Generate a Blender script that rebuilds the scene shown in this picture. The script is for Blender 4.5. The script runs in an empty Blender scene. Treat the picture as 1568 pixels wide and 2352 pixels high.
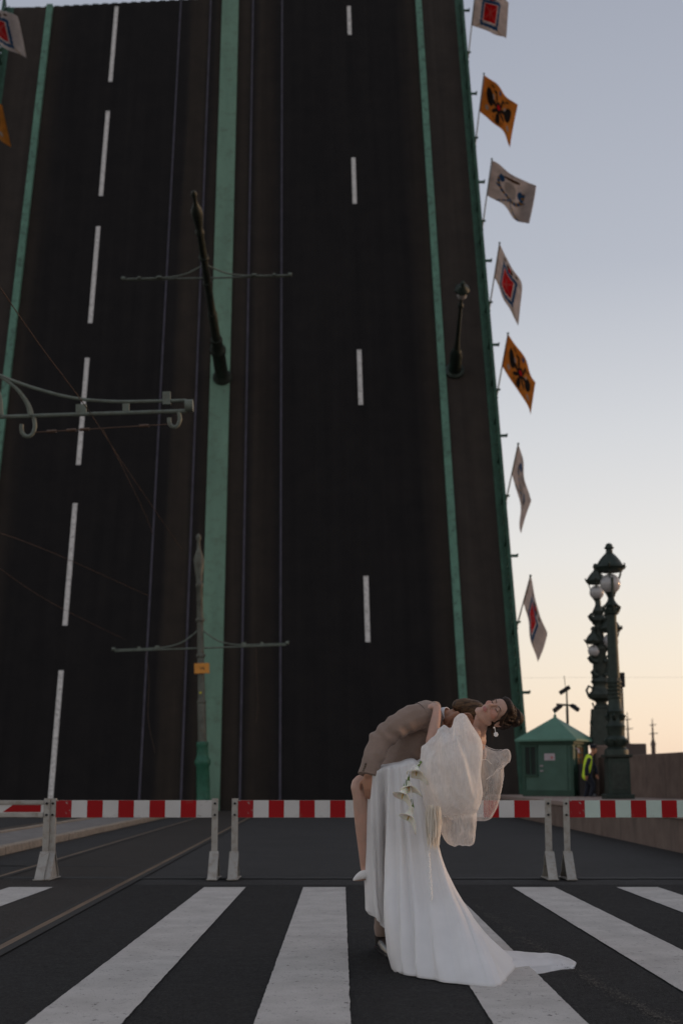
import bpy, bmesh, math, random
from mathutils import Vector, Matrix, noise
random.seed(7)
R = math.radians
SC = bpy.context.scene
COL = SC.collection

# ------------------------------------------------------------------ camera, sky, sun, exposure
CAM_H, PITCH, FPX = 1.05, 10.7625, 3267.0
cam_d = bpy.data.cameras.new('camera'); cam = bpy.data.objects.new('camera', cam_d); COL.objects.link(cam)
cam.location = (0, 0, CAM_H); cam.rotation_euler = (R(90 + PITCH), 0, 0)
cam_d.sensor_fit = 'VERTICAL'; cam_d.sensor_height = 36; cam_d.lens = 50
cam_d.clip_start = .1; cam_d.clip_end = 6000
cam_d.dof.use_dof = True; cam_d.dof.focus_distance = 9.0; cam_d.dof.aperture_fstop = 2.8
SC.camera = cam

SUN_AZ, SUN_EL = 72, 4.0            # degrees right of the view axis, degrees up: a low sun just out of frame
world = bpy.data.worlds.new('World'); SC.world = world; world.use_nodes = True
wn, wl = world.node_tree.nodes, world.node_tree.links
sky = wn.new('ShaderNodeTexSky'); sky.sky_type = 'NISHITA'; sky.sun_disc = False
sky.sun_elevation = R(SUN_EL); sky.sun_rotation = R(SUN_AZ); sky.dust_density = 1.2
bg = wn['Background']; bg.inputs[1].default_value = 0.15
tc = wn.new('ShaderNodeTexCoord'); sep = wn.new('ShaderNodeSeparateXYZ'); wl.new(tc.outputs['Generated'], sep.inputs[0])
mr = wn.new('ShaderNodeMapRange'); mr.inputs[1].default_value = -.02; mr.inputs[2].default_value = .9
wl.new(sep.outputs[2], mr.inputs[0])
ramp = wn.new('ShaderNodeValToRGB'); wl.new(mr.outputs[0], ramp.inputs[0])      # thin high haze that evens the clear sky out
cr = ramp.color_ramp
cr.elements[0].position = 0; cr.elements[0].color = (6.2, 4.95, 3.95, 1)
cr.elements[1].position = 1; cr.elements[1].color = (2.75, 2.85, 3.1, 1)
for p, c in ((.06, (6.1, 5.35, 4.6, 1)), (.13, (5.85, 5.4, 4.85, 1)), (.19, (5.5, 5.35, 5.15, 1)), (.28, (4.6, 4.65, 4.7, 1)), (.4, (3.25, 3.4, 3.7, 1)), (.57, (2.6, 2.75, 3.1, 1))):
    e = cr.elements.new(p); e.color = c
mixs = wn.new('ShaderNodeMix'); mixs.data_type = 'RGBA'; mixs.inputs[0].default_value = .78
gain = wn.new('ShaderNodeMix'); gain.data_type = 'RGBA'; gain.blend_type = 'MULTIPLY'; gain.inputs[0].default_value = 1
gain.inputs[7].default_value = (2.6, 2.2, 2.6, 1)
wl.new(sky.outputs[0], gain.inputs[6]); wl.new(gain.outputs[2], mixs.inputs[6]); wl.new(ramp.outputs[0], mixs.inputs[7])
wl.new(mixs.outputs[2], bg.inputs[0])

sun_d = bpy.data.lights.new('sun', 'SUN'); sun = bpy.data.objects.new('sun', sun_d); COL.objects.link(sun)
sun_d.energy = 0.9; sun_d.angle = R(3); sun_d.color = (1, .62, .34)
sd = Vector((math.sin(R(SUN_AZ)) * math.cos(R(SUN_EL)), math.cos(R(SUN_AZ)) * math.cos(R(SUN_EL)), math.sin(R(SUN_EL))))
sun.rotation_euler = sd.to_track_quat('Z', 'Y').to_euler()
SC.view_settings.view_transform = 'Standard'; SC.view_settings.look = 'None'
SC.view_settings.exposure = 0.0; SC.view_settings.gamma = 1

# ------------------------------------------------------------------ helpers
_p = R(PITCH)
def at(x, y, Y):
    """point at distance Y along a sight line; x, y on a 1568 x 2352 grid"""
    a, b = x - 784, 1176 - y
    d = FPX * math.cos(_p) - b * math.sin(_p); k = Y / d
    return Vector((a * k, Y, CAM_H + (b * math.cos(_p) + FPX * math.sin(_p)) * k))
def gnd(x, y, z=0.0):
    a, b = x - 784, 1176 - y
    u = b * math.cos(_p) + FPX * math.sin(_p); k = (z - CAM_H) / u
    return Vector((a * k, (FPX * math.cos(_p) - b * math.sin(_p)) * k, z))
def lerp(a, b, t): return a + (b - a) * t
def spline(pts, t):
    """Catmull-Rom through a list of Vectors / floats, t in 0..1"""
    n = len(pts) - 1; f = min(max(t, 0), 1) * n; i = min(int(f), n - 1); f -= i
    p1, p2 = pts[i], pts[i + 1]; p0 = pts[i - 1] if i > 0 else p1 + (p1 - p2); p3 = pts[i + 2] if i + 2 <= n else p2 + (p2 - p1)
    return (p1 * 2 + (p2 - p0) * f + (p0 * 2 - p1 * 5 + p2 * 4 - p3) * f * f + (p1 * 3 - p0 - p2 * 3 + p3) * f ** 3) * .5
def tag(o, label=None, cat=None, group=None, kind=None):
    for k, v in (('label', label), ('category', cat), ('group', group), ('kind', kind)):
        if v: o[k] = v
    return o
def empty(name, loc=(0, 0, 0), rz=0, label=None, cat=None, group=None, kind=None):
    o = bpy.data.objects.new(name, None); COL.objects.link(o); o.location = loc; o.rotation_euler = (0, 0, rz)
    o.empty_display_size = .1
    return tag(o, label, cat, group, kind)
def link(name, me, parent=None, mat=None, loc=None, rot=None):
    o = bpy.data.objects.new(name, me); COL.objects.link(o)
    if mat is not None and not len(me.materials): me.materials.append(mat)
    if parent is not None: o.parent = parent
    if loc is not None: o.location = loc
    if rot is not None: o.rotation_euler = rot
    return o
def copy_tree(o, parent=None):
    c = o.copy(); COL.objects.link(c); c.parent = parent
    for ch in list(o.children): copy_tree(ch, c)
    return c

class MB:
    """collects shapes and links them as one mesh object"""
    def __init__(s): s.v, s.f, s.m = [], [], []
    def add(s, vs, fs, mi=0):
        k = len(s.v); s.v += [tuple(v) for v in vs]; s.f += [tuple(i + k for i in f) for f in fs]; s.m += [mi] * len(fs); return s
    def box(s, c, d, rz=0, mi=0, M=None, taper=1.0):
        vs = []
        for z in (-.5, .5):
            q = taper if z > 0 else 1
            for x, y in ((-.5, -.5), (.5, -.5), (.5, .5), (-.5, .5)):
                v = Vector((x * d[0] * q, y * d[1] * q, z * d[2]))
                if rz: v.rotate(Matrix.Rotation(rz, 3, 'Z'))
                if M is not None: v = M @ v
                vs.append(v + Vector(c))
        return s.add(vs, [(3, 2, 1, 0), (4, 5, 6, 7), (0, 1, 5, 4), (1, 2, 6, 5), (2, 3, 7, 6), (3, 0, 4, 7)], mi)
    def span(s, a, b): a, b = Vector(a), Vector(b); return s.box((a + b) / 2, b - a)
    def tube(s, pts, r, n=8, mi=0, flat=1.0, cap=True):
        pts = [Vector(p) for p in pts]; rs = r if isinstance(r, (list, tuple)) else [r] * len(pts)
        t0 = (pts[1] - pts[0]).normalized(); up = Vector((0, 0, 1)) if abs(t0.z) < .9 else Vector((1, 0, 0))
        side = t0.cross(up).normalized(); vs, fs = [], []
        for i, p in enumerate(pts):
            t = (pts[min(i + 1, len(pts) - 1)] - pts[max(i - 1, 0)]).normalized()
            side = (side - t * side.dot(t)).normalized(); nn = t.cross(side)
            for k in range(n):
                a = 2 * math.pi * k / n
                vs.append(p + (side * math.cos(a) + nn * math.sin(a) * flat) * rs[i])
        for i in range(len(pts) - 1):
            for k in range(n): fs.append((i * n + k, i * n + (k + 1) % n, (i + 1) * n + (k + 1) % n, (i + 1) * n + k))
        if cap: fs += [tuple(range(n))[::-1], tuple((len(pts) - 1) * n + k for k in range(n))]
        return s.add(vs, fs, mi)
    def bar(s, a, b, w, h=None, mi=0):
        a, b = Vector(a), Vector(b); h = h or w; t = b - a
        M = t.to_track_quat('Z', 'Y').to_matrix(); return s.box((a + b) / 2, (w, h, t.length), mi=mi, M=M)
    def lathe(s, prof, n=16, c=(0, 0, 0), mi=0, M=None, wob=0):
        vs, fs = [], []; c = Vector(c)
        for r, z in prof:
            for k in range(n):
                a = 2 * math.pi * k / n; q = r * (1 + (wob if k % 2 else 0)); v = Vector((q * math.cos(a), q * math.sin(a), z))
                vs.append((M @ v if M is not None else v) + c)
        for i in range(len(prof) - 1):
            for k in range(n): fs.append((i * n + k, i * n + (k + 1) % n, (i + 1) * n + (k + 1) % n, (i + 1) * n + k))
        fs += [tuple(range(n))[::-1], tuple((len(prof) - 1) * n + k for k in range(n))]
        return s.add(vs, fs, mi)
    def ball(s, c, r, n=12, mi=0, sc=(1, 1, 1), M=None):
        c = Vector(c); vs, fs = [], []; h = max(4, n // 2)
        for i in range(1, h):
            th = math.pi * i / h
            for k in range(n):
                a = 2 * math.pi * k / n
                v = Vector((math.sin(th) * math.cos(a) * r * sc[0], math.sin(th) * math.sin(a) * r * sc[1], math.cos(th) * r * sc[2]))
                vs.append((M @ v if M is not None else v) + c)
        for z in (1, -1):
            v = Vector((0, 0, z * r * sc[2])); vs.append((M @ v if M is not None else v) + c)
        T, B = len(vs) - 2, len(vs) - 1
        for i in range(h - 2):
            for k in range(n): fs.append((i * n + k, (i + 1) * n + k, (i + 1) * n + (k + 1) % n, i * n + (k + 1) % n))
        for k in range(n): fs += [(T, k, (k + 1) % n), (B, (h - 2) * n + (k + 1) % n, (h - 2) * n + k)]
        return s.add(vs, fs, mi)
    def prism(s, poly, depth, M=None, c=(0, 0, 0), mi=0):
        """polygon in local x,z extruded along y by depth (centred)"""
        n = len(poly); c = Vector(c); vs = []
        for y in (-depth / 2, depth / 2):
            for x, z in poly:
                v = Vector((x, y, z)); vs.append((M @ v if M is not None else v) + c)
        return s.add(vs, [tuple(range(n)), tuple(range(n, 2 * n))[::-1]] + [(i, i + n, (i + 1) % n + n, (i + 1) % n) for i in range(n)], mi)
    def mesh(s, name, smooth=False):
        me = bpy.data.meshes.new(name); me.from_pydata(s.v, [], s.f); me.polygons.foreach_set('material_index', s.m)
        bm = bmesh.new(); bm.from_mesh(me); bmesh.ops.recalc_face_normals(bm, faces=bm.faces); bm.to_mesh(me); bm.free()
        if smooth:
            me.polygons.foreach_set('use_smooth', [True] * len(me.polygons))
            try: me.set_sharp_from_angle(angle=R(42 if smooth is True else smooth))
            except Exception: pass
        me.update(); return me
    def build(s, name, mat, parent=None, smooth=False, bevel=0, loc=None, rot=None):
        me = s.mesh(name, smooth)
        for m in (mat if isinstance(mat, (list, tuple)) else [mat]): me.materials.append(m)
        o = link(name, me, parent, loc=loc, rot=rot)
        if bevel:
            b = o.modifiers.new('bevel', 'BEVEL'); b.width = bevel; b.segments = 2; b.limit_method = 'ANGLE'; b.angle_limit = R(40)
        return o

# ------------------------------------------------------------------ materials
class NT:
    def __init__(s, name):
        s.m = bpy.data.materials.new(name); s.m.use_nodes = True; s.n = s.m.node_tree.nodes; s.l = s.m.node_tree.links
        s.b = s.n['Principled BSDF']; s.out = s.n['Material Output']
        s.tc = s.n.new('ShaderNodeTexCoord')
    def new(s, t): return s.n.new(t)
    def noise(s, scale, detail=4, rough=.55, co='Object', stretch=None, dist=0):
        v = s.tc.outputs[co]
        if stretch:
            mp = s.new('ShaderNodeMapping'); mp.inputs['Scale'].default_value = stretch; s.l.new(v, mp.inputs[0]); v = mp.outputs[0]
        t = s.new('ShaderNodeTexNoise'); t.inputs['Scale'].default_value = scale; t.inputs['Detail'].default_value = detail
        t.inputs['Roughness'].default_value = rough; t.inputs['Distortion'].default_value = dist; s.l.new(v, t.inputs['Vector']); return t.outputs['Fac']
    def rng(s, v, a, b, c=0, d=1):
        m = s.new('ShaderNodeMapRange'); m.inputs[1].default_value = a; m.inputs[2].default_value = b
        m.inputs[3].default_value = c; m.inputs[4].default_value = d; s.l.new(v, m.inputs[0]); return m.outputs[0]
    def mix(s, fac, a, b, mode='MIX'):
        m = s.new('ShaderNodeMix'); m.data_type = 'RGBA'; m.blend_type = mode
        if isinstance(fac, float) or isinstance(fac, int): m.inputs[0].default_value = fac
        else: s.l.new(fac, m.inputs[0])
        for i, c in ((6, a), (7, b)):
            if isinstance(c, (tuple, list)): m.inputs[i].default_value = (*c[:3], 1)
            else: s.l.new(c, m.inputs[i])
        return m.outputs[2]
    def math(s, op, a, b=None):
        m = s.new('ShaderNodeMath'); m.operation = op
        for i, v in ((0, a), (1, b)):
            if v is None: continue
            if isinstance(v, (int, float)): m.inputs[i].default_value = v
            else: s.l.new(v, m.inputs[i])
        return m.outputs[0]
    def bump(s, h, strength=.3, dist=.01):
        b = s.new('ShaderNodeBump'); b.inputs['Strength'].default_value = strength; b.inputs['Distance'].default_value = dist
        s.l.new(h, b.inputs['Height']); s.l.new(b.outputs[0], s.b.inputs['Normal'])
    def set(s, col=None, rough=None, metal=None, spec=None):
        if col is not None:
            if isinstance(col, (tuple, list)): s.b.inputs['Base Color'].default_value = (*col[:3], 1)
            else: s.l.new(col, s.b.inputs['Base Color'])
        if rough is not None:
            if isinstance(rough, (int, float)): s.b.inputs['Roughness'].default_value = rough
            else: s.l.new(rough, s.b.inputs['Roughness'])
        if metal is not None: s.b.inputs['Metallic'].default_value = metal
        if spec is not None: s.b.inputs['Specular IOR Level'].default_value = spec
        return s
def plain(name, col, rough=.6, metal=0, var=.25, scale=6, bump=.15, bscale=40, spec=.4, dist=.004, dirt=None, dirt_amt=.5, stretch=None):
    t = NT(name); n1 = t.noise(scale, 5, stretch=stretch)
    c = t.mix(t.rng(n1, .3, .7), tuple(x * (1 - var) for x in col), tuple(min(1, x * (1 + var)) for x in col))
    if dirt: c = t.mix(t.math('MULTIPLY', t.rng(t.noise(scale * 2.3, 6, .65), .5, .68), dirt_amt), c, dirt)
    t.set(c, rough, metal, spec)
    if bump: t.bump(t.noise(bscale, 3), bump, dist)
    return t.m

def asphalt(name, col, brown=.3, grit=1.0):
    t = NT(name); big = t.noise(.7, 4, .6); mid = t.noise(9, 4, .6); fine = t.noise(170, 2, .7)
    c = t.mix(t.rng(big, .3, .7), tuple(x * .78 for x in col), tuple(x * 1.2 for x in col))
    c = t.mix(t.math('MULTIPLY', t.rng(mid, .45, .75), brown), c, (col[0] * 1.5, col[1] * 1.35, col[2] * 1.15))
    v = t.new('ShaderNodeTexVoronoi'); v.inputs['Scale'].default_value = 105; t.l.new(t.tc.outputs['Object'], v.inputs['Vector'])
    c = t.mix(t.math('MULTIPLY', t.rng(v.outputs['Color'], .55, 1.0), .55 * grit), c, tuple(min(1, x * 2.3 + .012) for x in col))
    c = t.mix(t.math('MULTIPLY', t.rng(fine, .5, .35), .6), c, tuple(x * .35 for x in col))
    cg = t.noise(42, 3, .75); c = t.mix(t.math('MULTIPLY', t.rng(cg, .5, .68), .85 * grit), c, tuple(min(1, x * 2.1 + .006) for x in col))
    c = t.mix(t.math('MULTIPLY', t.rng(cg, .46, .3), .7), c, tuple(x * .3 for x in col))
    t.set(c, t.rng(mid, .3, .7, .8, .95), 0, .16)
    h = t.math('ADD', t.math('MULTIPLY', v.outputs['Distance'], -1.0), t.math('MULTIPLY', fine, .6))
    t.bump(h, .8 * grit, .006); return t.m
M = {}
M['road'] = asphalt('road asphalt', (.034, .0325, .032), .3)
M['crossing'] = asphalt('crossing asphalt', (.0158, .0149, .0144), .25, 1.25)
M['track'] = asphalt('track bed', (.032, .0275, .0245), .6, .9)
t = NT('zebra paint'); n1 = t.noise(3, 5); n2 = t.noise(26, 6, .7); n3 = t.noise(120, 3, .7)
c = t.mix(t.rng(n1, .3, .7), (.41, .38, .35), (.54, .505, .47)); tyre = t.noise(1.3, 4, .6, stretch=(2.2, .5, 1)); c = t.mix(t.math('MULTIPLY', t.rng(tyre, .5, .72), .35), c, (.3, .28, .265))
c = t.mix(t.math('MULTIPLY', t.rng(n3, .42, .62), .28), c, (.26, .25, .24))
c = t.mix(t.rng(n2, .61, .66), c, (.08, .073, .066)); n4 = t.noise(55, 4, .7); c = t.mix(t.rng(n4, .63, .69), c, (.09, .083, .076)); t.set(c, .8, 0, .3); t.bump(n3, .2, .002); M['zebra'] = t.m
M['rail'] = plain('worn rail steel', (.17, .11, .066), .5, .2, .35, 4, .1, spec=.5, stretch=(8, .4, 8))
M['groove'] = plain('rail groove', (.012, .011, .01), .9, 0, .3, 12)
M['island'] = plain('island paving', (.17, .155, .145), .85, 0, .22, 3, .3, 60, dirt=(.08, .065, .05))
M['kerb'] = plain('kerb granite', (.29, .235, .18), .8, 0, .28, 9, .3, 50, dirt=(.10, .065, .04), dirt_amt=.7)
t = NT('red granite'); n1 = t.noise(2.2, 5); n2 = t.noise(70, 3, .7); n3 = t.noise(1.1, 4, .6, stretch=(2.2, 2.2, .35))
c = t.mix(t.rng(n1, .3, .7), (.115, .08, .066), (.185, .135, .11)); c = t.mix(t.math('MULTIPLY', t.rng(n2, .5, .7), .5), c, (.25, .19, .16))
c = t.mix(t.math('MULTIPLY', t.rng(n3, .52, .72), .55), c, (.06, .045, .04)); t.set(c, .8, 0, .3); t.bump(n2, .3, .006); M['granite'] = t.m
M['granite_cap'] = plain('granite coping', (.27, .2, .17), .75, 0, .2, 4, .25, 70)
M['seam'] = plain('dusty seam', (.075, .062, .05), .95, 0, .4, 14, .6, 60)
M['joint'] = plain('tar joint', (.014, .013, .013), .8, 0, .4, 8, .4, 60)

# the raised deck: bitumen with dust bands along the kerbs and tram tracks
t = NT('deck bitumen'); sx = t.new('ShaderNodeSeparateXYZ'); t.l.new(t.tc.outputs['Object'], sx.inputs[0])
ed = t.noise(1.0, 5, .6, stretch=(1.4, .12, 1)); u = t.math('ADD', sx.outputs[0], t.math('MULTIPLY', t.math('SUBTRACT', ed, .5), .5))
rp = t.new('ShaderNodeValToRGB'); t.l.new(t.rng(u, -12, 12), rp.inputs[0]); rp.color_ramp.interpolation = 'LINEAR'
K, BR, SW = (.0130, .0121, .0124, 1), (.027, .0222, .0188, 1), (.036, .0305, .0272, 1)
stops = [(-12, SW), (-9.9, SW), (-9.5, BR), (-8.6, K), (-3.2, K), (-2.5, K), (-2.2, BR), (-1.55, BR), (-1.25, K), (-.9, BR), (.1, BR), (.6, BR), (.95, K), (1.25, BR), (1.95, (.018, .015, .0135, 1)), (2.3, K), (8.3, K), (9.2, BR), (9.6, SW), (12, SW)]
els = rp.color_ramp.elements
els[0].position = 0; els[0].color = SW; els[1].position = 1; els[1].color = SW
for uu, cc in stops[1:-1]: e = els.new((uu + 12) / 24); e.color = cc
st = t.noise(1.2, 5, .6, stretch=(2.2, .06, 1)); pt = t.noise(.9, 7, .72); c = t.mix(t.rng(st, .3, .7), (.86, .86, .87), (1.15, 1.14, 1.12)); c = t.mix(t.rng(pt, .35, .7), c, t.mix(1.0, c, (1.35, 1.3, 1.25), 'MULTIPLY'))
c = t.mix(1.0, rp.outputs[0], c, 'MULTIPLY'); t.set(c, .93, 0, .12); t.bump(t.noise(30, 3), .3, .01); M['deck'] = t.m
M['deck_green'] = plain('deck green paint', (.125, .218, .155), .75, 0, .14, 1.2, .25, 25, dirt=(.075, .09, .06), dirt_amt=.4, stretch=(1.5, .25, 1))
M['deck_green_side'] = plain('kerb green paint', (.10, .215, .155), .7, 0, .16, 1.5, .2, 25, dirt=(.03, .04, .03), dirt_amt=.6)
M['rail_green'] = plain('railing green paint', (.025, .075, .047), .6, 0, .3, 3, .1)
M['deck_white'] = plain('lane paint', (.60, .57, .54), .85, 0, .12, 3, .2, 30, dirt=(.2, .18, .17), dirt_amt=.75)
M['deck_rail'] = plain('deck tram rail', (.055, .048, .06), .45, .5, .25, 2, 0)
M['deck_side'] = plain('deck steel side', (.03, .05, .04), .7, .1, .3, 2)
M['pole_green'] = plain('weathered pole paint', (.10, .105, .085), .6, .1, .28, 4, .2, dirt=(.08, .05, .03), dirt_amt=.55)
M['arm_green'] = plain('bracket arm paint', (.13, .15, .125), .6, .1, .2, 5, .15, dirt=(.09, .07, .04), dirt_amt=.4)
M['base_green'] = plain('pole base green', (.022, .115, .07), .55, 0, .25, 4, .1)
M['lamp_green'] = plain('lamp iron', (.022, .034, .027), .5, .3, .3, 6, .25, 30, dirt=(.015, .02, .017))
M['lamp_green_worn'] = plain('old lamp iron', (.034, .043, .035), .55, .3, .3, 6, .25, 30, dirt=(.02, .025, .02))
M['globe'] = plain('milk glass', (.42, .40, .39), .12, 0, .12, 2, 0, spec=.5)
M['wire'] = plain('rusty wire', (.05, .03, .02), .7, .2, .3, 5, 0)
M['insul'] = plain('insulator', (.10, .06, .04), .5, .2, .2, 10, 0)
M['orange_sign'] = plain('orange sign', (.62, .25, .035), .5, 0, .1, 4, 0)
M['black'] = plain('black', (.012, .012, .013), .6, 0, .2, 5, 0)
M['hut'] = plain('hut green paint', (.05, .108, .08), .6, 0, .12, 2, .1, dirt=(.035, .08, .055), dirt_amt=.4)
M['hut_dark'] = plain('hut dark trim', (.018, .055, .036), .6, 0, .2, 2, .1)
M['hut_roof'] = plain('hut roof paint', (.09, .20, .145), .55, 0, .12, 2, .1)
M['paper'] = plain('notice paper', (.42, .35, .37), .8, 0, .1, 3, 0)
M['glass'] = plain('window glass', (.012, .02, .018), .35, 0, .2, 3, 0, spec=.15)
M['reflection_glass'] = plain('glass with painted reflection', (.24, .12, .055), .2, 0, .25, 5, 0, spec=.6)  # orange reflected light in the hut pane, painted in as base colour
M['far'] = plain('far stone', (.11, .085, .075), .9, 0, .1, 1, 0)
M['flagpole'] = plain('flagpole', (.42, .44, .40), .4, .1, .08, 4, 0)

# ------------------------------------------------------------------ ground, crossing, tracks
def sheet(name, pts, z, mat, parent=None, kind=None):
    o = MB().add([(p[0], p[1], z) for p in pts], [tuple(range(len(pts)))]).build(name, mat, parent)
    return tag(o, kind=kind)
road = sheet('road', [(-3000, -3000), (3000, -3000), (3000, 3000), (-3000, 3000)], 0, M['road'], kind='structure')
def strip_mesh(name, path, w, z, mat, parent=None, jit=.01, step=.06, seed=0, ends=True):
    """a flat strip along path with ragged edges"""
    a, b = Vector(path[0]), Vector(path[-1]); L = (b - a).length; n = max(2, int(L / step)); vs, fs = [], []
    d = (b - a).normalized(); s = Vector((d.y, -d.x, 0))
    for i in range(n + 1):
        p = spline([Vector(q) for q in path], i / n) if len(path) > 2 else a.lerp(b, i / n)
        for k in (-1, 1):
            j = noise.noise((p.x * 9 + k * 7 + seed, p.y * 9, seed)) * jit + noise.noise((p.x * 40 + k * 7, p.y * 40, seed)) * jit * .7
            vs.append((p.x + s.x * (k * w / 2 + j), p.y + s.y * (k * w / 2 + j), z))
        if i: fs.append((2 * i - 2, 2 * i - 1, 2 * i + 1, 2 * i))
    return MB().add(vs, fs).build(name, mat, parent)
c2 = [(-2.2, 3), (30, 3), (30, 15.25), (-2.33, 15.25)]
sheet('crossing_surface', c2, .004, M['crossing'], road)
sheet('track_bed', [(-3.62, 3), (-2.12, 3), (-3.0, 54), (-4.55, 54)], .006, M['track'], road)
for i, (x0, x1) in enumerate(((-3.35, -2.91), (-1.385, -.965), (-.385, .04), (.665, 1.08), (1.725, 2.15), (2.775, 3.195), (3.8, 4.22), (-4.4, -3.98))):
    w = x1 - x0; xm = (x0 + x1) / 2
    strip_mesh('zebra_stripe', [(xm, 3.0, 0), (xm, 14.83, 0)], w, .0105, M['zebra'], road, .0035, .04, i * 3.1)
strip_mesh('tar_joint', [(-9, 16.35, 0), (5.0, 16.25, 0)], .30, .0085, M['joint'], road, .05, .1, 5)
strip_mesh('tar_joint', [(-9, 19.0, 0), (-2.6, 18.6, 0)], .14, .0085, M['joint'], road, .05, .1, 9)
g = MB(); seam = [gnd(1085, 2080), gnd(1180, 2145), gnd(1290, 2215), gnd(1390, 2275), gnd(1520, 2345), gnd(1640, 2400)]
for k in range(2600):
    q = random.random(); p = spline(seam, q); wd = .03 + .02 * noise.noise((q * 14, 2, 1)); p = p + Vector((random.gauss(0, wd), random.gauss(0, wd * 1.2), 0))
    if noise.noise((q * 30, 7, 1)) < -.25: continue
    r = random.uniform(.002, .0065); n = 6; a0 = random.random() * 6
    g.add([(p.x + math.cos(a0 + i * 1.047) * r * random.uniform(.6, 1.2), p.y + math.sin(a0 + i * 1.047) * r * random.uniform(.6, 1.4), .0118 + k * 1e-7) for i in range(n)], [tuple(range(n))])
tag(g.build('road_dust', M['seam'], None), 'dusty brown seam of grit running across the right of the crossing', 'dust', kind='stuff')
# tram rails: steel head and groove
for k, off in enumerate((0, -1.54, -3.6, -5.14)):
    p0, p1 = (-2.06 + off * 1.0, 2.0), (-2.95 + off, 54.0)
    r = empty('tram_rail', (0, 0, 0)); tag(r, kind='structure')
    d = Vector((p1[0] - p0[0], p1[1] - p0[1], 0)).normalized(); s = Vector((d.y, -d.x, 0))
    def quadstrip(o0, o1, z, mat, nm):
        a, b = Vector((*p0, z)), Vector((*p1, z))
        MB().add([a + s * o0, a + s * o1, b + s * o1, b + s * o0], [(0, 1, 2, 3)]).build(nm, mat, r)
    a, b = Vector((*p0, .004)), Vector((*p1, .004))
    MB().bar(a, b, .058, .016).build('rail_head', M['rail'], r, bevel=.004)
    quadstrip(.032, .105, .0125, M['groove'], 'rail_groove'); quadstrip(-.075, -.03, .0120, M['groove'], 'rail_edge')
# raised island with kerb stones
def islX(Y): return lerp(-4.93, -5.25, (Y - 21.1) / 23)
isl = empty('traffic_island', (0, 0, 0)); tag(isl, kind='structure')
Y = 13.0; m = MB()
vs = []
for yy in (8, 54): vs += [(islX(yy) - .16, yy, .115), (islX(yy) - 1.35, yy, .115)]
MB().add(vs, [(0, 1, 3, 2)]).build('island_paving', M['island'], isl)
Y = 8.0
while Y < 54:
    L = random.choice((1.5, 1.8, 2.1)); y1 = min(Y + L, 54)
    for off in (0, -1.5):
        j = random.uniform(-.012, .012)
        a, b = Vector((islX(Y) - .09 + off + j, Y + .012, .062)), Vector((islX(y1) - .09 + off + j * .4, y1 - .012, .062 + random.uniform(-.006, .006)))
        MB().bar(a, b, .17, .13).build('kerb_stone', M['kerb'], isl, bevel=.018)
    Y = y1
# raised granite pavement on the right: facing blocks, coping and top
pav = empty('raised_pavement', (0, 0, 0)); tag(pav, kind='structure')
def pavX(Y): return lerp(5.14, 5.32, (Y - 22) / 21)
MB().add([(pavX(2) + .1, 2, .60), (60, 2, .60), (60, 53.5, .60), (pavX(53.5) + .1, 53.5, .60)], [(0, 1, 2, 3)]).build('paving', M['granite_cap'], pav)
Y = 4.0
while Y < 53.4:
    y1 = min(Y + random.uniform(2.2, 3.2), 53.5); j = random.uniform(-.008, .008)
    for nm, z0, z1, xo, mt in (('granite_block', -.02, .50, .12 + j, 'granite'), ('coping_stone', .505, .615, .11 + j, 'granite_cap')):
        a, b = Vector((pavX(Y) + xo, Y + .006, (z0 + z1) / 2)), Vector((pavX(y1) + xo, y1 - .006, (z0 + z1) / 2))
        MB().bar(a, b, .24 if nm[0] == 'g' else .30, z1 - z0).build(nm, M[mt], pav, bevel=.012)
    Y = y1

# ------------------------------------------------------------------ the raised bridge leaf
LO = Vector((-4.69, 54.7, 0)); LV = Vector((-.0184, .3151, .9489)).normalized()
LN = Vector((.004, -.9475, .3157)); LN = (LN - LV * LN.dot(LV)).normalized(); LU = LV.cross(LN).normalized()
leaf = empty('bridge_leaf', LO)
leaf.matrix_world = Matrix(((LU.x, LV.x, LN.x, LO.x), (LU.y, LV.y, LN.y, LO.y), (LU.z, LV.z, LN.z, LO.z), (0, 0, 0, 1)))
tag(leaf, 'raised drawbridge leaf with dark asphalt lanes and green painted kerb beams', 'drawbridge')
def LP(u, v, n=0): return LO + LU * u + LV * v + LN * n
def on_leaf(x, y):
    r = at(x, y, 50) - Vector((0, 0, CAM_H)); t = (LO - Vector((0, 0, CAM_H))).dot(LN) / r.dot(LN)
    P = Vector((0, 0, CAM_H)) + r * t - LO; return P.dot(LU), P.dot(LV)
TOP, WL, WR = 44.6, -11.95, 11.75
def tip(u): return 43.36 + (u + 9.6) * .062
MB().add([(WL, -1.5, 0), (WR, -1.5, 0), (WR, tip(WR), 0), (WL, tip(WL), 0)], [(0, 1, 2, 3)]).build('roadway', M['deck'], leaf)
g = MB()
for uu in (-9, -3.2, 3, 9): MB().span((uu - .25, -1.4, -2.65), (uu + .25, tip(uu) - .3, -.46)).build('girder', M['deck_side'], leaf)
g.add([(u_, v_, n_) for n_ in (-.45, -.03) for u_, v_ in ((WL + .05, -1.4), (WR - .05, -1.4), (WR - .05, tip(WR) - .02), (WL + .05, tip(WL) - .02))],
      [(3, 2, 1, 0), (4, 5, 6, 7), (0, 1, 5, 4), (1, 2, 6, 5), (2, 3, 7, 6), (3, 0, 4, 7)]); g.build('deck_plate', M['deck_side'], leaf)
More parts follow.
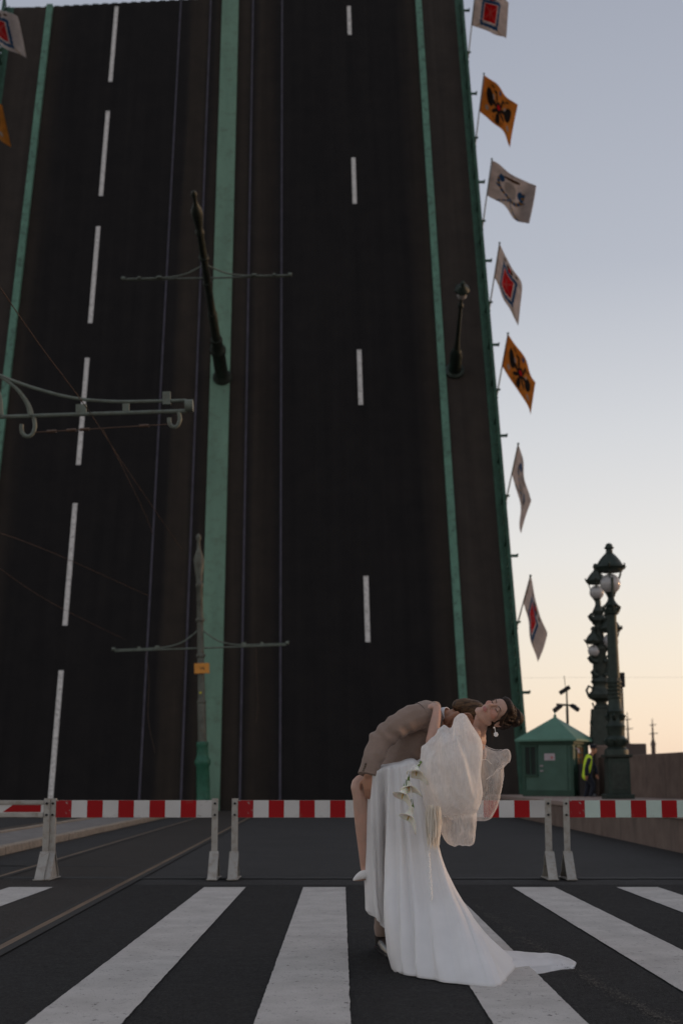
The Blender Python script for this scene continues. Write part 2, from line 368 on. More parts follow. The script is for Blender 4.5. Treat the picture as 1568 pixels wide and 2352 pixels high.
for nm, u0, u1, h, mt in (('kerb_beam', -9.9, -9.58, .22, 'deck_green_side'), ('median_beam', -.76, .11, .16, 'deck_green'), ('kerb_beam', 9.36, 9.68, .22, 'deck_green_side'),
                          ('edge_beam', 11.42, 11.8, .13, 'rail_green'), ('edge_beam', -11.98, -11.6, .13, 'rail_green')):
    MB().span((u0, -1.45, -.02), (u1, tip(u0) - .01, h)).build(nm, M[mt], leaf, bevel=.02)
for s0, s1, nm in ((-11.6, -9.9, 'pavement'), (9.68, 11.42, 'pavement')):
    MB().span((s0 + .002, -1.45, .002), (s1 - .002, tip(s0) - .02, .10)).build(nm, M['deck'], leaf)
for uu in (-2.93, -1.36, .86, 2.38):
    MB().span((uu - .042, -1.4, .002), (uu + .042, tip(uu) - .03, .03)).build('deck_rail', M['deck_rail'], leaf)
for pts in (((265, 15), (252, 188)), ((245, 255), (230, 450)), ((222, 520), (206, 742)), ((197, 822), (179, 1068)), ((169, 1156), (147, 1437)), ((135, 1540), (108, 1852)),
            ((797, 14), (800, 80)), ((810, 362), (814, 468)), ((824, 803), (828, 930)), ((841, 1323), (846, 1475))):
    (ua, va), (ub, vb) = on_leaf(*pts[0]), on_leaf(*pts[1]); va = min(va, tip(ua) - .05)
    um = -6.28 if ua < 0 else 5.87
    MB().span((um - .10, vb, .004), (um + .10, va, .009)).build('lane_dash', M['deck_white'], leaf)
# railings: handrail and repeated lattice panels
BAY = 2.0
def panel_mesh():
    g = MB(); g.box((0, .0, .58), (.09, .09, 1.16)); 
    for k in range(4):
        y0, y1 = .05 + k * .475, .05 + (k + 1) * .475
        g.bar((0, y0, .12), (0, y1, 1.0), .035); g.bar((0, y1, .12), (0, y0, 1.0), .035)
        g.bar((0, (y0 + y1) / 2, .56), (0, (y0 + y1) / 2, 1.02), .03)
    g.tube([(0, .5, .56), (.03, .5, .66), (0, .5, .76)], .05, 6); g.tube([(0, 1.45, .56), (.03, 1.45, .66), (0, 1.45, .76)], .05, 6)
    return g.mesh('railing_panel')
pm = panel_mesh(); pm.materials.append(M['rail_green'])
for uu in (11.66, -11.86):
    g = MB(); g.span((uu - .07, -1.4, 1.08), (uu + .07, tip(uu), 1.17)); g.span((uu - .04, -1.4, .14), (uu + .04, tip(uu), .2)); g.span((uu - .04, -1.4, .94), (uu + .04, tip(uu), .99))
    rl = g.build('railing', M['rail_green'], leaf, bevel=.02)
    for k in range(22): link('railing_panel', pm, rl, loc=(uu, -1.0 + k * BAY, 0))
    g = MB()
# steel teeth at the leaf's tip
for k in range(46): MB().span((WL + .4 + k * .5, tip(WL + .4 + k * .5) - .02, -.1), (WL + .68 + k * .5, tip(WL + .4 + k * .5) + .09, -.02)).build('joint_tooth', M['deck_side'], leaf)

# ------------------------------------------------------------------ flags
def flag_mat(name, col):
    t = NT(name); n1 = t.noise(3, 4); c = t.mix(t.rng(n1, .3, .7), tuple(x * .85 for x in col), tuple(min(1, x * 1.1) for x in col))
    t.set(c, .85, 0, .15); tr = t.new('ShaderNodeBsdfTranslucent'); t.l.new(c, tr.inputs[0]); mx = t.new('ShaderNodeMixShader'); mx.inputs[0].default_value = .45
    t.l.new(t.b.outputs[0], mx.inputs[1]); t.l.new(tr.outputs[0], mx.inputs[2]); t.l.new(mx.outputs[0], t.out.inputs[0]); return t.m
FM = [flag_mat('flag white', (.68, .63, .61)), flag_mat('flag orange', (.66, .33, .075)), flag_mat('flag red', (.62, .035, .045)), flag_mat('flag blue', (.06, .165, .32)),
      flag_mat('flag black', (.05, .042, .04)), flag_mat('flag brown', (.17, .09, .045)), flag_mat('flag grey', (.5, .46, .44)), flag_mat('flag pale red', (.58, .16, .15)), flag_mat('flag gold', (.42, .28, .08))]
def ell(s, t, cs, ct, a, b, rot=0):
    x, y = s - cs, t - ct; c, q = math.cos(rot), math.sin(rot); x, y = x * c + y * q, -x * q + y * c
    return (x / a) ** 2 + (y / b) ** 2
def em_city(s, t):
    x, y = (s - .48), (t - .47); wv = .012 * math.sin(math.atan2(y, x) * 22)
    if abs(x) < .165 and -.22 < y < .23:
        if abs(abs(x) * 1.2 - abs(y + .0)) < .022 and abs(y) < .16: return 7
        if abs(x) < .014 and abs(y) < .15: return 7
        return 2
    if abs(x) < .185 and abs(y) < .25: return 0
    q = max(abs(x) / .255, abs(y + .02) / .345) + wv * 3
    if q < 1.0 and q > .76 and t < .82: return 3
    if ell(s, t, .48, .86, .12, .06) < 1: return 5 if abs(x) > .03 else 2
    if ell(s, t, .27, .9, .05, .03) < 1 or ell(s, t, .69, .9, .05, .03) < 1: return 5
    if (abs((s - .2) - (t - .1)) < .012 or abs((.76 - s) - (t - .1)) < .012) and t < .22: return 8
    return 0
def em_eagle(s, t):
    x, y = (s - .5) * .84, (t - .5) * .88
    if ell(x, y, 0, -.02, .045, .055) < 1: return 2
    for q in (-1, 1):
        xx = x * q
        if ell(xx, y, .235, .06, .075, .20, -.25) < 1: return 4
        if ell(xx, y, .13, -.0, .09, .045, .7) < 1: return 4
        if ell(xx, y, .075, .14, .022, .12, -.15) < 1 or ell(xx, y, .115, .25, .05, .028) < 1: return 4
        if ell(xx, y, .09, -.16, .1, .035, -.9) < 1: return 4
        if ell(xx, y, .27, -.22, .045, .06) < 1: return 6
        if ell(xx, y, .2, .33, .05, .02, .5) < 1: return 4
        if ell(xx, y, .15, .09, .02, .09, -.2) < 1: return 6
    if ell(x, y, 0, -.03, .075, .13) < 1: return 4
    if ell(x, y, 0, -.27, .05, .11) < 1 or (abs(x) < .13 - abs(y + .3) * .6 and -.4 < y < -.3 and int(abs(x) * 60) % 2 == 0): return 4
    if ell(x, y, 0, .33, .035, .045) < 1: return 3
    return 1
def em_chain(s, t):
    x, y = s - .5, t - .5; r = math.hypot(x / 1.0, (y - .12) / 1.05)
    if .27 < r < .335 and y < .2: return 3 if math.sin(math.atan2(y - .12, x) * 16) > -.35 else 8
    if ell(s, t, .27, .72, .07, .1) < 1: return 3
    if ell(s, t, .74, .62, .06, .09) < 1: return 3
    for q in (-1, 1):
        if abs((x * q) * .75 + (y + .27)) < .022 and abs(x) < .36 and t < .5: return 3 if int(s * 30) % 3 else 8
    if ell(s, t, .5, .84, .2, .04, .2) < 1: return 5
    if ell(s, t, .5, .55, .15, .2) < 1: return 6
    return 0
EMB = {'city': em_city, 'eagle': em_eagle, 'chain': em_chain}
def make_flag(uu, vv, kind, fly, label, group, hoist=(.42, 1.0), length=4.0, ripple=.10, seed=0, droop=.25):
    """pole stands square to the deck on the handrail; the cloth flies along the world vector fly"""
    base = LP(uu, vv, 1.0); root = empty('flag', base); tag(root, label, 'flag', group)
    loc = lambda P: P - base
    tip = LP(uu, vv, 1.15 + length)
    MB().tube([loc(LP(uu, vv, .35)), loc(tip)], [.035, .024], 8).build('flagpole', M['flagpole'], root, True)
    for n_, q_ in ((1.12, .1), (.5, .06)): MB().bar(loc(LP(uu - .16, vv, n_)), loc(LP(uu + q_, vv, n_)), .08).build('bracket', M['rail_green'], root)
    MB().ball(loc(LP(uu, vv, 1.2 + length)), .05, 8).build('pole_tip', M['rail_green'], root, True)
    NS, NTT = 84, 60; fly = Vector(fly); L = fly.length; fd = fly.normalized(); hn = LN; side = fd.cross(hn).normalized()
    g = MB(); vs, fs, ms = [], [], []
    for j in range(NTT + 1):
        tt = j / NTT; H = LP(uu + .03, vv, 1.15 + length * lerp(hoist[0], hoist[1] - .01, tt))
        for i in range(NS + 1):
            s = i / NS
            w = math.sin(s * 6.0 + tt * 1.6 + seed) * ripple * s + math.sin(s * 11 - tt * 2.3 + seed * 2) * ripple * .4 * s
            P = H + fd * (L * s) + side * w + Vector((0, 0, -1)) * (droop * s * s * (1.15 - tt * .5)) - Vector((0, 0, 1)) * .0
            P += hn * (noise.noise((s * 2.2 + seed, tt * 2, seed)) * .18 * s)
            vs.append(loc(P))
    f = EMB[kind]
    for j in range(NTT):
        for i in range(NS):
            fs.append((j * (NS + 1) + i, j * (NS + 1) + i + 1, (j + 1) * (NS + 1) + i + 1, (j + 1) * (NS + 1) + i)); ms.append(f((i + .5) / NS, (j + .5) / NTT))
    g.v, g.f, g.m = [tuple(v) for v in vs], fs, ms
    me = g.mesh('cloth', 180)
    for mm in FM: me.materials.append(mm)
    o = link('cloth', me, root); sm = o.modifiers.new('thickness', 'SOLIDIFY'); sm.thickness = .006
    return root
gr = 'flags flying from the bridge railing'
def rail_v(x, y):
    lo, hi = -1.0, 60.0
    for _ in range(40):
        mid = (lo + hi) / 2; P = LP(11.72, mid, 1.15) - Vector((0, 0, CAM_H)); dz = P.y * math.cos(_p) + P.z * math.sin(_p)
        yy = 1176 - FPX * (P.z * math.cos(_p) - P.y * math.sin(_p)) / dz
        if yy > y: lo = mid
        else: hi = mid
    return lo
FLG = [(1076, 119, 'city', (1.55, -.5, -.75), 'white flag with red shield and blue ribbon, topmost on the right edge of the bridge'),
       (1093, 315, 'eagle', (1.5, .1, -1.15), 'orange flag with black double-headed eagle, upper of the two beside the sky'),
       (1110, 506, 'chain', (1.85, .2, -1.1), 'white flag with blue chain and no shield, flying widest of all'),
       (1129, 693, 'city', (.95, .4, -1.75), 'white flag with red shield hanging just above the lower orange flag'),
       (1147, 894, 'eagle', (1.15, .2, -1.7), 'orange flag with black double-headed eagle, lower of the two beside the sky'),
       (1169, 1138, 'chain', (.55, .9, -1.85), 'narrow folded white flag with faded emblem just below the lower orange flag'),
       (1195, 1428, 'city', (.55, .8, -1.95), 'lowest flag, white with narrow red and blue crest, above the green hut')]
for k, (x, y, kd, fly, lab) in enumerate(FLG):
    make_flag(11.78, rail_v(x, y), kd, fly, lab, gr, seed=k * 1.7, ripple=(.13, .16, .22, .13, .10, .12, .1)[k], droop=(.25, .45, .2, .3, .3, .25, .2)[k])
make_flag(-11.98, 37.9, 'city', (2.15, -.6, -.9), 'white flag with red shield at the top left corner of the photo', gr, seed=4.4, droop=.45)
make_flag(-11.98, 32.3, 'eagle', (1.95, -.5, -.9), 'orange flag tip reaching in at the left edge of the photo', gr, seed=9.1, droop=.4)
# empty flag brackets between the flags
for k, y in enumerate((23, 214, 417, 598, 791, 1000, 1276, 1590)):
    vv = rail_v(0, y); b = MB(); b.bar((11.6, vv, 1.12), (11.98, vv, 1.12), .09); b.bar((11.98, vv, 1.04), (11.98, vv, 1.26), .06)
    b.build('flag_bracket', M['rail_green'], leaf)

# ------------------------------------------------------------------ tram poles with bracket arms
def scroll(g, pts, w, d, mi=0):
    """flat bar along pts in the local xz plane"""
    for a, b in zip(pts[:-1], pts[1:]): g.bar((a[0], 0, a[1]), (b[0], 0, b[1]), d, w, mi)
def curve2(ctrl, n=14):
    vs = [Vector((x, z, 0)) for x, z in ctrl]; return [(spline(vs, i / n).x, spline(vs, i / n).y) for i in range(n + 1)]
def tram_pole(label, mats, arm_z=6.0, height=10.4, half=3.22, sign=False, rich=True):
    root = empty('tram_pole'); tag(root, label, 'pole', 'tram poles with cross arms')
    pm_, am, bm_ = mats
    MB().lathe([(.36, -.1), (.36, .12), (.29, .2), (.25, .35), (.245, 1.65), (.29, 1.72), (.3, 1.86), (.24, 1.95), (.215, 2.1), (.21, 2.38), (.225, 2.42), (.225, 2.5), (.2, 2.55)], 16).build('base', bm_, root, True)
    h = height
    MB().lathe([(.165, 2.5), (.16, 3.9), (.135, 4.0), (.125, 6.5), (.118, h - 2.1), (.15, h - 2.05), (.15, h - 1.95), (.115, h - 1.9), (.14, h - 1.6), (.19, h - 1.2), (.2, h - 1.0), (.13, h - .75), (.075, h - .6), (.06, h - .3), (.1, h - .22), (.09, h - .1), (.01, h)], 14).build('shaft', pm_, root, True)
    for z in (3.95, arm_z - .35, arm_z + 1.0): MB().lathe([(.15, z), (.17, z + .03), (.17, z + .1), (.15, z + .13)], 14).build('collar', pm_, root, True)
    for s in (-1, 1):
        a = empty('cross_arm', (0, 0, arm_z)); a.parent = root
        g = MB(); g.tube([(0, -.02, 0), (s * half, -.02, .0)], .032, 8); g.build('lower_bar', am, a, True)
        up = curve2([(0, .86), (.45, .62), (.95, .42), (1.5, .26), (2.1, .185), (2.7, .17), (half, .165)] if rich else [(0, .75), (.3, .5), (.7, .24), (1.2, .1), (1.8, .06), (2.5, .055), (half, .055)], 22)
        MB().tube([(s * x, -.02, z) for x, z in up], .027, 8).build('upper_bar', am, a, True)
        MB().tube([(s * (half - .02), -.02, .08), (s * (half + .10), -.02, .08)], .10 if rich else .07, 12).build('end_cap', am, a, True)
        g = MB()
        for x in (1.62, 2.3): g.box((s * x, -.02, .085), (.16, .05, .14))
        MB().box((s * (half - .3), -.02, .21), (.12, .06, .2)).build('clamp', am, a) if rich else None; g.v = g.v[:8]; g.f = g.f[:6]; g.m = g.m[:6]; g.build('spacer', am, a)
        MB().box((s * 2.3, -.02, .085), (.1, .05, .12)).build('spacer', am, a)
        for cx, lo in ((half - .12, .62), (.9, .8)) if rich else ():
            hk = curve2([(cx, -.02), (cx + .02, -.2 * lo), (cx - .02, -.36 * lo), (cx - .13 * lo, -.4 * lo), (cx - .22 * lo, -.32 * lo), (cx - .23 * lo, -.16 * lo)], 10)
            MB().tube([(s * x, -.02, z) for x, z in hk], .032, 8).build('hook', am, a, True)
        if rich:
            g = MB(); g.tube([(s * x, -.02, z) for x, z in curve2([(.0, .84), (.22, .62), (.36, .35), (.4, .02)], 12)], .042, 6); g.build('scroll', am, a, True)
            g = MB(); g.tube([(s * x, -.02, z) for x, z in curve2([(.3, .7), (.62, .45), (.8, .2), (.86, -.0)], 12)], [.02 + .03 * i / 12 for i in range(13)], 6); g.build('scroll', am, a, True)
            g = MB(); scroll(g, [(s * .1, .06), (s * .1, .32), (s * .33, .32), (s * .33, .12), (s * .19, .12), (s * .19, .22), (s * .26, .22)], .045, .05); g.build('scroll', am, a)
            rod = MB(); rod.tube([(s * .9, -.02, -.26), (s * (half - .3), -.02, -.2)], .009, 6)
            rod.build('span_rod', M['insul'], a)
            for x in (1.1, 1.4, 1.6, 2.5): MB().tube([(s * x, -.02, -.26 + (x - .9) * .029), (s * (x + .14), -.02, -.26 + (x - .76) * .029)], .026, 8).build('insulator', M['insul'], a, True)
    return root
mats = (M['pole_green'], M['arm_green'], M['base_green'])
near = tram_pole('pale green cross arm of a tram pole reaching in at the left edge', (M['pole_green'], M['arm_green'], M['base_green']), arm_z=6.42)
near.location = (-5.36, 21.0, .08); near.rotation_euler = (0, R(-1.9), 0)
far = tram_pole('tram pole with green base and orange number plate before the median strip', mats, arm_z=6.02, rich=False)
far.location = (-5.06, 53.4, -.02); far.rotation_euler = (0, R(-2.1), 0)
pl = empty('number_plate', (0, -.19, 5.25)); pl.parent = far
MB().box((.05, 0, 0), (.56, .03, .38)).build('plate', M['orange_sign'], pl, bevel=.01)
fc = bpy.data.curves.new('plate_text', 'FONT'); fc.body = 'V6'; fc.size = .17; fc.extrude = .003; fc.align_x = 'CENTER'; fc.align_y = 'CENTER'
fo = bpy.data.objects.new('t', fc); COL.objects.link(fo); tm = bpy.data.meshes.new_from_object(fo.evaluated_get(bpy.context.evaluated_depsgraph_get())); bpy.data.objects.remove(fo)
link('plate_text', tm, pl, M['black'], (.06, -.02, 0), (R(90), 0, 0))
MB().box((-.02, -.155, 4.35), (.09, .012, .07)).build('sticker', plain('yellow sticker', (.5, .45, .03), .6), far)
deckp = tram_pole('dark tram pole with cross arm jutting out from the raised bridge leaf', (M['lamp_green_worn'], M['arm_green'], M['lamp_green_worn']), arm_z=6.05, rich=False, half=2.8)
ub, vb = on_leaf(511, 872)
B = LP(ub, vb, .1); NX, NZ = LU, (LN + LU * -.018).normalized(); NX = (NX - NZ * NX.dot(NZ)).normalized(); NY = NZ.cross(NX); s_ = 1.17
deckp.matrix_world = Matrix(((NX.x * s_, NY.x * s_, NZ.x * s_, B.x), (NX.y * s_, NY.y * s_, NZ.y * s_, B.y), (NX.z * s_, NY.z * s_, NZ.z * s_, B.z), (0, 0, 0, 1)))
# loose overhead wires
def wire(label, pts, r=.011, hooks=()):
    w = MB().tube([spline([Vector(p) for p in pts], i / 24) for i in range(25)], r, 6).build('overhead_wire', M['wire'], None, True)
    return tag(w, label, 'wire', 'loose overhead wires')
wire('thin rusty wire slanting down from the left edge across the near cross arm', [at(-40, 600, 14), at(90, 790, 17), at(205, 945, 20.8), at(300, 1090, 30), at(420, 1265, 50)], .007)
wire('short rusty wire hanging below the near cross arm', [at(236, 985, 21), at(290, 1090, 26), at(335, 1185, 36), at(352, 1228, 46)], .007)
wire('rusty wire crossing low from the left edge behind the lane line', [at(-30, 1215, 30), at(60, 1245, 33), at(180, 1295, 40), at(345, 1370, 52)], .006)
wire('faint wire sloping behind the barrier at the left edge', [at(-30, 1285, 30), at(120, 1385, 36), at(290, 1470, 50)], .005)
wire('rusty wire hanging from the left arm of the tram pole with the orange plate', [at(336, 1494, 53.2), at(342, 1560, 53.2), at(341, 1650, 53.2), at(356, 1730, 53.2)], .012)
wire('rusty wire hanging from the right arm of the tram pole with the orange plate', [at(588, 1486, 53.2), at(590, 1560, 53.2), at(592, 1620, 53.2), at(588, 1660, 53.2)], .011)
tag(MB().tube([at(1195, 1557, 60), at(1330, 1556, 60), at(1600, 1556, 60)], .003, 6).build('overhead_wire', M['insul'], None, True), 'faint level wire crossing the sky above the green hut', 'wire', 'loose overhead wires')

# ------------------------------------------------------------------ street lamps
def globe_lamp(parent, c, r, mat, M3=None, ornate=True):
    """milk-glass globe under an iron hood"""
    c = Vector(c); MB().ball(c, r, 20, M=M3).build('globe', M['globe'], parent, True)
    hd = MB().lathe([(r * .8, r * 1.12), (r * 1.22, r * 1.2), (r * 1.3, r * 1.42), (r * 1.44, r * 1.6), (r * 1.42, r * 1.74), (r * 1.22, r * 1.95), (r * 1.05, r * 2.25), (r * .78, r * 2.6), (r * .52, r * 2.9), (r * .36, r * 3.02), (r * .32, r * 3.42), (r * .48, r * 3.5), (r * .46, r * 3.62), (r * .36, r * 3.68), (r * .33, r * 3.88), (r * .14, r * 4.02)], 18, c, M=M3).build('hood', mat, parent, True)
    if ornate:
        for k in range(6):
            a = k * math.pi / 3 + .3; d = Vector((math.cos(a), math.sin(a), 0)); z = Vector((0, 0, 1))
            if M3 is not None: d, z = M3 @ d, M3 @ z
            MB().tube([c + d * r * 1.3 + z * r * 1.5, c + d * r * 1.6 + z * r * 1.62, c + d * r * 1.72 + z * r * 1.82, c + d * r * 1.58 + z * r * 1.9], [r * .14, r * .1, r * .08, r * .05], 6).build('hood_leaf', mat, hd, True)
            MB().tube([c + d * r * 1.2 + z * r * 1.3, c + d * r * 1.16 + z * r * .95, c + d * r * .98 + z * r * .5], r * .07, 5).build('hood_leaf', mat, hd, True)
    MB().lathe([(r * .3, -r * 1.35), (r * .34, -r * 1.2), (r * .5, -r * .98), (r * .56, -r * .86), (r * .4, -r * .84)], 14, c, M=M3).build('cup', mat, parent, True)
P = at(1415, 1733, 40); LX, LZ = P.x, P.z; zf = lambda y: at(1400, y, 40).z
fl = empty('street_lamp', (LX, 40, .6)); tag(fl, 'tall ornate green lamp column with one globe, nearest in front of the granite wall', 'street lamp')
g = MB(); g.box((0, 0, .06), (.78, .78, .14)); g.box((0, 0, .62), (.62, .62, 1.0), taper=.96); g.build('pedestal', M['lamp_green'], fl, bevel=.02)
MB().box((0, 0, 1.165), (.72, .72, .09), taper=1.06).build('pedestal_cap', M['lamp_green_worn'], fl, bevel=.02)
for a in range(4): MB().box((.29 * math.cos(a * math.pi / 2) * 1.06, .29 * math.sin(a * math.pi / 2) * 1.06, .62), (.02 if a % 2 == 0 else .42, .42 if a % 2 == 0 else .02, .72)).build('pedestal_panel', M['lamp_green_worn'], fl, bevel=.01)
zz = lambda y: zf(y) - .6
MB().lathe([(.34, zz(1733)), (.33, zz(1722)), (.24, zz(1716)), (.3, zz(1706)), (.31, zz(1698)), (.22, zz(1690)), (.24, zz(1676)), (.27, zz(1668)), (.2, zz(1660)), (.21, zz(1640)), (.235, zz(1634)), (.19, zz(1628)), (.185, zz(1600))], 20).build('column_base', M['lamp_green'], fl, True)
MB().lathe([(.185, zz(1600)), (.175, zz(1575)), (.19, zz(1570)), (.19, zz(1562)), (.165, zz(1556))], 20, wob=-.08).build('fluted_drum', M['lamp_green'], fl, True)
for k in range(5): MB().lathe([(.15, zz(1600 - k * 9)), (.215, zz(1602 - k * 9)), (.215, zz(1604 - k * 9)), (.15, zz(1606 - k * 9))], 16).build('ring', M['lamp_green'], fl, True)
MB().lathe([(.17, zz(1558)), (.155, zz(1500)), (.135, zz(1425)), (.14, zz(1412)), (.2, zz(1410)), (.22, zz(1402)), (.16, zz(1396)), (.2, zz(1390)), (.14, zz(1384)), (.1, zz(1378)), (.09, zz(1372)), (.13, zz(1368)), (.09, zz(1364))], 18).build('shaft', M['lamp_green'], fl, True)
for k in range(8):
    a = k * math.pi / 4; d = Vector((math.cos(a), math.sin(a), 0))
    MB().tube([d * .12 + Vector((0, 0, zz(1412))), d * .2 + Vector((0, 0, zz(1404))), d * .25 + Vector((0, 0, zz(1394))), d * .19 + Vector((0, 0, zz(1390)))], [.03, .035, .03, .015], 6).build('capital_leaf', M['lamp_green'], fl, True)
for y0, w in ((1652, .27), (1710, .34)):
    for k in range(6):
        a = k * math.pi / 3 + .2; d = Vector((math.cos(a), math.sin(a), 0))
        MB().tube([d * .16 + Vector((0, 0, zz(y0))), d * w * .8 + Vector((0, 0, zz(y0 - 2))), d * w + Vector((0, 0, zz(y0 - 8))), d * w * .78 + Vector((0, 0, zz(y0 - 12)))], [.07, .065, .05, .03], 6).build('acanthus_scroll', M['lamp_green'], fl, True)
cc = at(1400.5, 1341, 40); globe_lamp(fl, (cc.x - LX, 0, cc.z - .6), .29, M['lamp_green'])
MB().tube([(cc.x - LX, -.29, cc.z - 1.0), (cc.x - LX, -.3, cc.z - .45)], .04, 6).build('stay', M['lamp_green'], fl, True)
# granite obelisk candelabrum behind it
P = at(1384, 1733, 48.6); OX = P.x; z5 = lambda y: at(1381, y, 48.6).z - .6; x5 = lambda x: at(x, 1500, 48.6).x - OX
ob = empty('street_lamp', (OX, 48.6, .6)); tag(ob, 'ornate lamp with three globes on a granite obelisk, half hidden behind the front lamp column', 'street lamp')
g = MB(); g.box((.12, 0, (z5(1712)) / 2), (.95, .9, z5(1712)), taper=.95); g.build('stone_plinth', M['granite'], ob, bevel=.06)
MB().box((0, 0, (z5(1712) + z5(1628)) / 2), (.8, .7, z5(1628) - z5(1712)), taper=.8).build('obelisk', M['lamp_green_worn'], ob, bevel=.02)
MB().box((0, 0, z5(1622)), (.5, .48, .16), taper=.7).build('obelisk_cap', M['lamp_green_worn'], ob, bevel=.03)
g = MB(); g.box((-.33, 0, z5(1660)), (.12, .3, .16)); g.build('boss', M['lamp_green_worn'], ob, bevel=.03)
MB().lathe([(.16, z5(1622)), (.2, z5(1612)), (.42, z5(1604)), (.45, z5(1596)), (.28, z5(1584)), (.27, z5(1572)), (.34, z5(1566)), (.27, z5(1558)), (.2, z5(1552)), (.24, z5(1540)), (.22, z5(1500)), (.28, z5(1494)), (.28, z5(1486)), (.18, z5(1480)), (.15, z5(1440)), (.17, z5(1430)), (.24, z5(1426)), (.24, z5(1420)), (.15, z5(1414)), (.2, z5(1404)), (.14, z5(1396)), (.1, z5(1390)), (.1, z5(1380))], 16).build('column', M['lamp_green_worn'], ob, True)
for s in (-1, 1):
    MB().tube([(s * .25, -.05, z5(1606)), (s * .42, -.05, z5(1600)), (s * .5, -.05, z5(1586)), (s * .42, -.05, z5(1576)), (s * .3, -.05, z5(1580)), (s * .3, -.05, z5(1588))], [.06, .05, .045, .045, .04, .03], 7).build('volute', M['lamp_green_worn'], ob, True)
    MB().tube([(s * .1, 0, z5(1620)), (s * .26, 0, z5(1624)), (s * .3, 0, z5(1614))], .035, 6).build('volute', M['lamp_green_worn'], ob, True)
    xs, yb = (x5(1362), 1496) if s < 0 else (x5(1401), 1474)
    MB().tube([(s * .12, -.1, z5(1500)), (xs * .6, -.1, z5(1535)), (xs, -.1, z5(yb + 45)), (xs * 1.05, -.1, z5(yb + 22))], [.07, .07, .06, .05], 7).build('lamp_arm', M['lamp_green_worn'], ob, True)
    MB().tube([(xs, -.1, z5(yb + 40)), (xs * 1.1, -.1, z5(yb + 62)), (xs * .9, -.1, z5(yb + 72))], [.06, .09, .02], 7).build('pendant', M['lamp_green_worn'], ob, True)
    globe_lamp(ob, (xs, -.1, z5(yb)), .21 if s < 0 else .27, M['lamp_green_worn'])
    MB().tube([(0, -.05, z5(1440)), (s * .18, -.05, z5(1434)), (s * .26, -.05, z5(1424)), (s * .2, -.05, z5(1418))], .035, 6).build('volute', M['lamp_green_worn'], ob, True)
globe_lamp(ob, (x5(1374), 0, z5(1361)), .25, M['lamp_green_worn'])
for y0, w in ((1424, .30), (1520, .36), (1552, .26)):
    for s in (-1, 1):
        for dy in (-.18, .12): MB().tube([(s * .1, dy, z5(y0)), (s * w * .75, dy, z5(y0 - 2)), (s * w, dy, z5(y0 - 9)), (s * w * .8, dy, z5(y0 - 14)), (s * w * .62, dy, z5(y0 - 9))], [.09, .08, .065, .05, .03], 7).build('acanthus_scroll', M['lamp_green_worn'], ob, True)
# lamp on the leaf's pavement
ub, vb = on_leaf(1043, 856); B = LP(ub, vb, .1); NZ = (LN + LU * -.02).normalized(); NX = (LU - NZ * LU.dot(NZ)).normalized(); NY = NZ.cross(NX)
dl = empty('street_lamp'); dl.matrix_world = Matrix(((NX.x, NY.x, NZ.x, B.x), (NX.y, NY.y, NZ.y, B.y), (NX.z, NY.z, NZ.z, B.z), (0, 0, 0, 1)))
tag(dl, 'single dark lamp sticking out from the right pavement of the raised bridge', 'street lamp')
MB().lathe([(.42, 0), (.42, .12), (.3, .2), (.26, .6), (.27, 1.3), (.22, 1.5), (.16, 1.7)], 14).build('base', M['lamp_green'], dl, True)
MB().lathe([(.14, 1.65), (.1, 2.4), (.075, 4.6), (.12, 4.68), (.12, 4.8), (.06, 4.9), (.06, 5.2)], 12).build('shaft', M['lamp_green_worn'], dl, True)
globe_lamp(dl, (0, 0, 5.5), .21, M['lamp_green'])

# ------------------------------------------------------------------ granite wall, hut, masts on the right
wall = empty('granite_wall', (0, 0, 0)); tag(wall, 'brown granite wall of upright slabs at the right edge behind the lamps', 'wall')
def wX(Y): return 9.47 - .11 * (Y - 40)
Y = 14.0
while Y < 51.8:
    y1 = min(Y + random.uniform(1.5, 2.3), 52); j = random.uniform(-.015, .015)
    a, b = Vector((wX(Y) + .25 + j, Y + .008, 1.235)), Vector((wX(y1) + .25 + j, y1 - .008, 1.235))
    MB().bar(a, b, .5, 1.29).build('slab', M['granite'], wall, bevel=.02); Y = y1
pier = MB().box((12.5, 62, 1.3), (.95, 1.2, 2.75)).build('stone_pier', M['far'], None, bevel=.03)
tag(pier, 'small square stone block showing above the granite wall', 'pier')
def mast(label, x, ytop, ybot, prof):
    P0, P1 = at(x, ybot, 200), at(x, ytop, 200); h = P1.z - 0
    root = empty('radio_mast', (P0.x, 200, 0)); tag(root, label, 'mast', 'distant masts on the skyline')
    MB().lathe([(r, z * h) for r, z in prof], 8).build('mast_shaft', M['far'], root, True)
    for k, z in enumerate((.78, .9)): MB().bar((-.5 + .1 * k, 0, z * h), (.7 - .2 * k, 0, z * h + .1), .12).build('yard', M['far'], root)
mast('thin distant mast showing right of the tallest lamp', 1442, 1636, 1712, [(.3, 0), (.25, .6), (.16, .62), (.12, .8), (.05, 1)])
mast('distant mast with cross yards standing alone in the sky at far right', 1500, 1650, 1735, [(.36, 0), (.3, .6), (.38, .64), (.18, .7), (.12, .85), (.04, 1)])
cp = empty('camera_pole', (at(1302, 1640, 51).x, 51, .6)); tag(cp, 'surveillance camera pole rising behind the green hut', 'camera pole')
zc = lambda y: at(1302, y, 51).z - .6
MB().lathe([(.05, -.1), (.05, zc(1625)), (.03, zc(1622)), (.03, zc(1585))], 8).build('post', M['lamp_green'], cp, True)
MB().bar((-.38, 0, zc(1618)), (.32, 0, zc(1621)), .07).build('cross_bar', M['lamp_green'], cp)
for c0, c1 in (((-.22, -.05, zc(1620)), (-.5, -.2, zc(1634))), ((.15, -.05, zc(1620)), (.36, -.25, zc(1632))), ((-.26, -.05, zc(1593)), (.1, -.1, zc(1578)))):
    MB().bar(c0, c1, .13, .15).build('camera', M['black'], cp, bevel=.02)
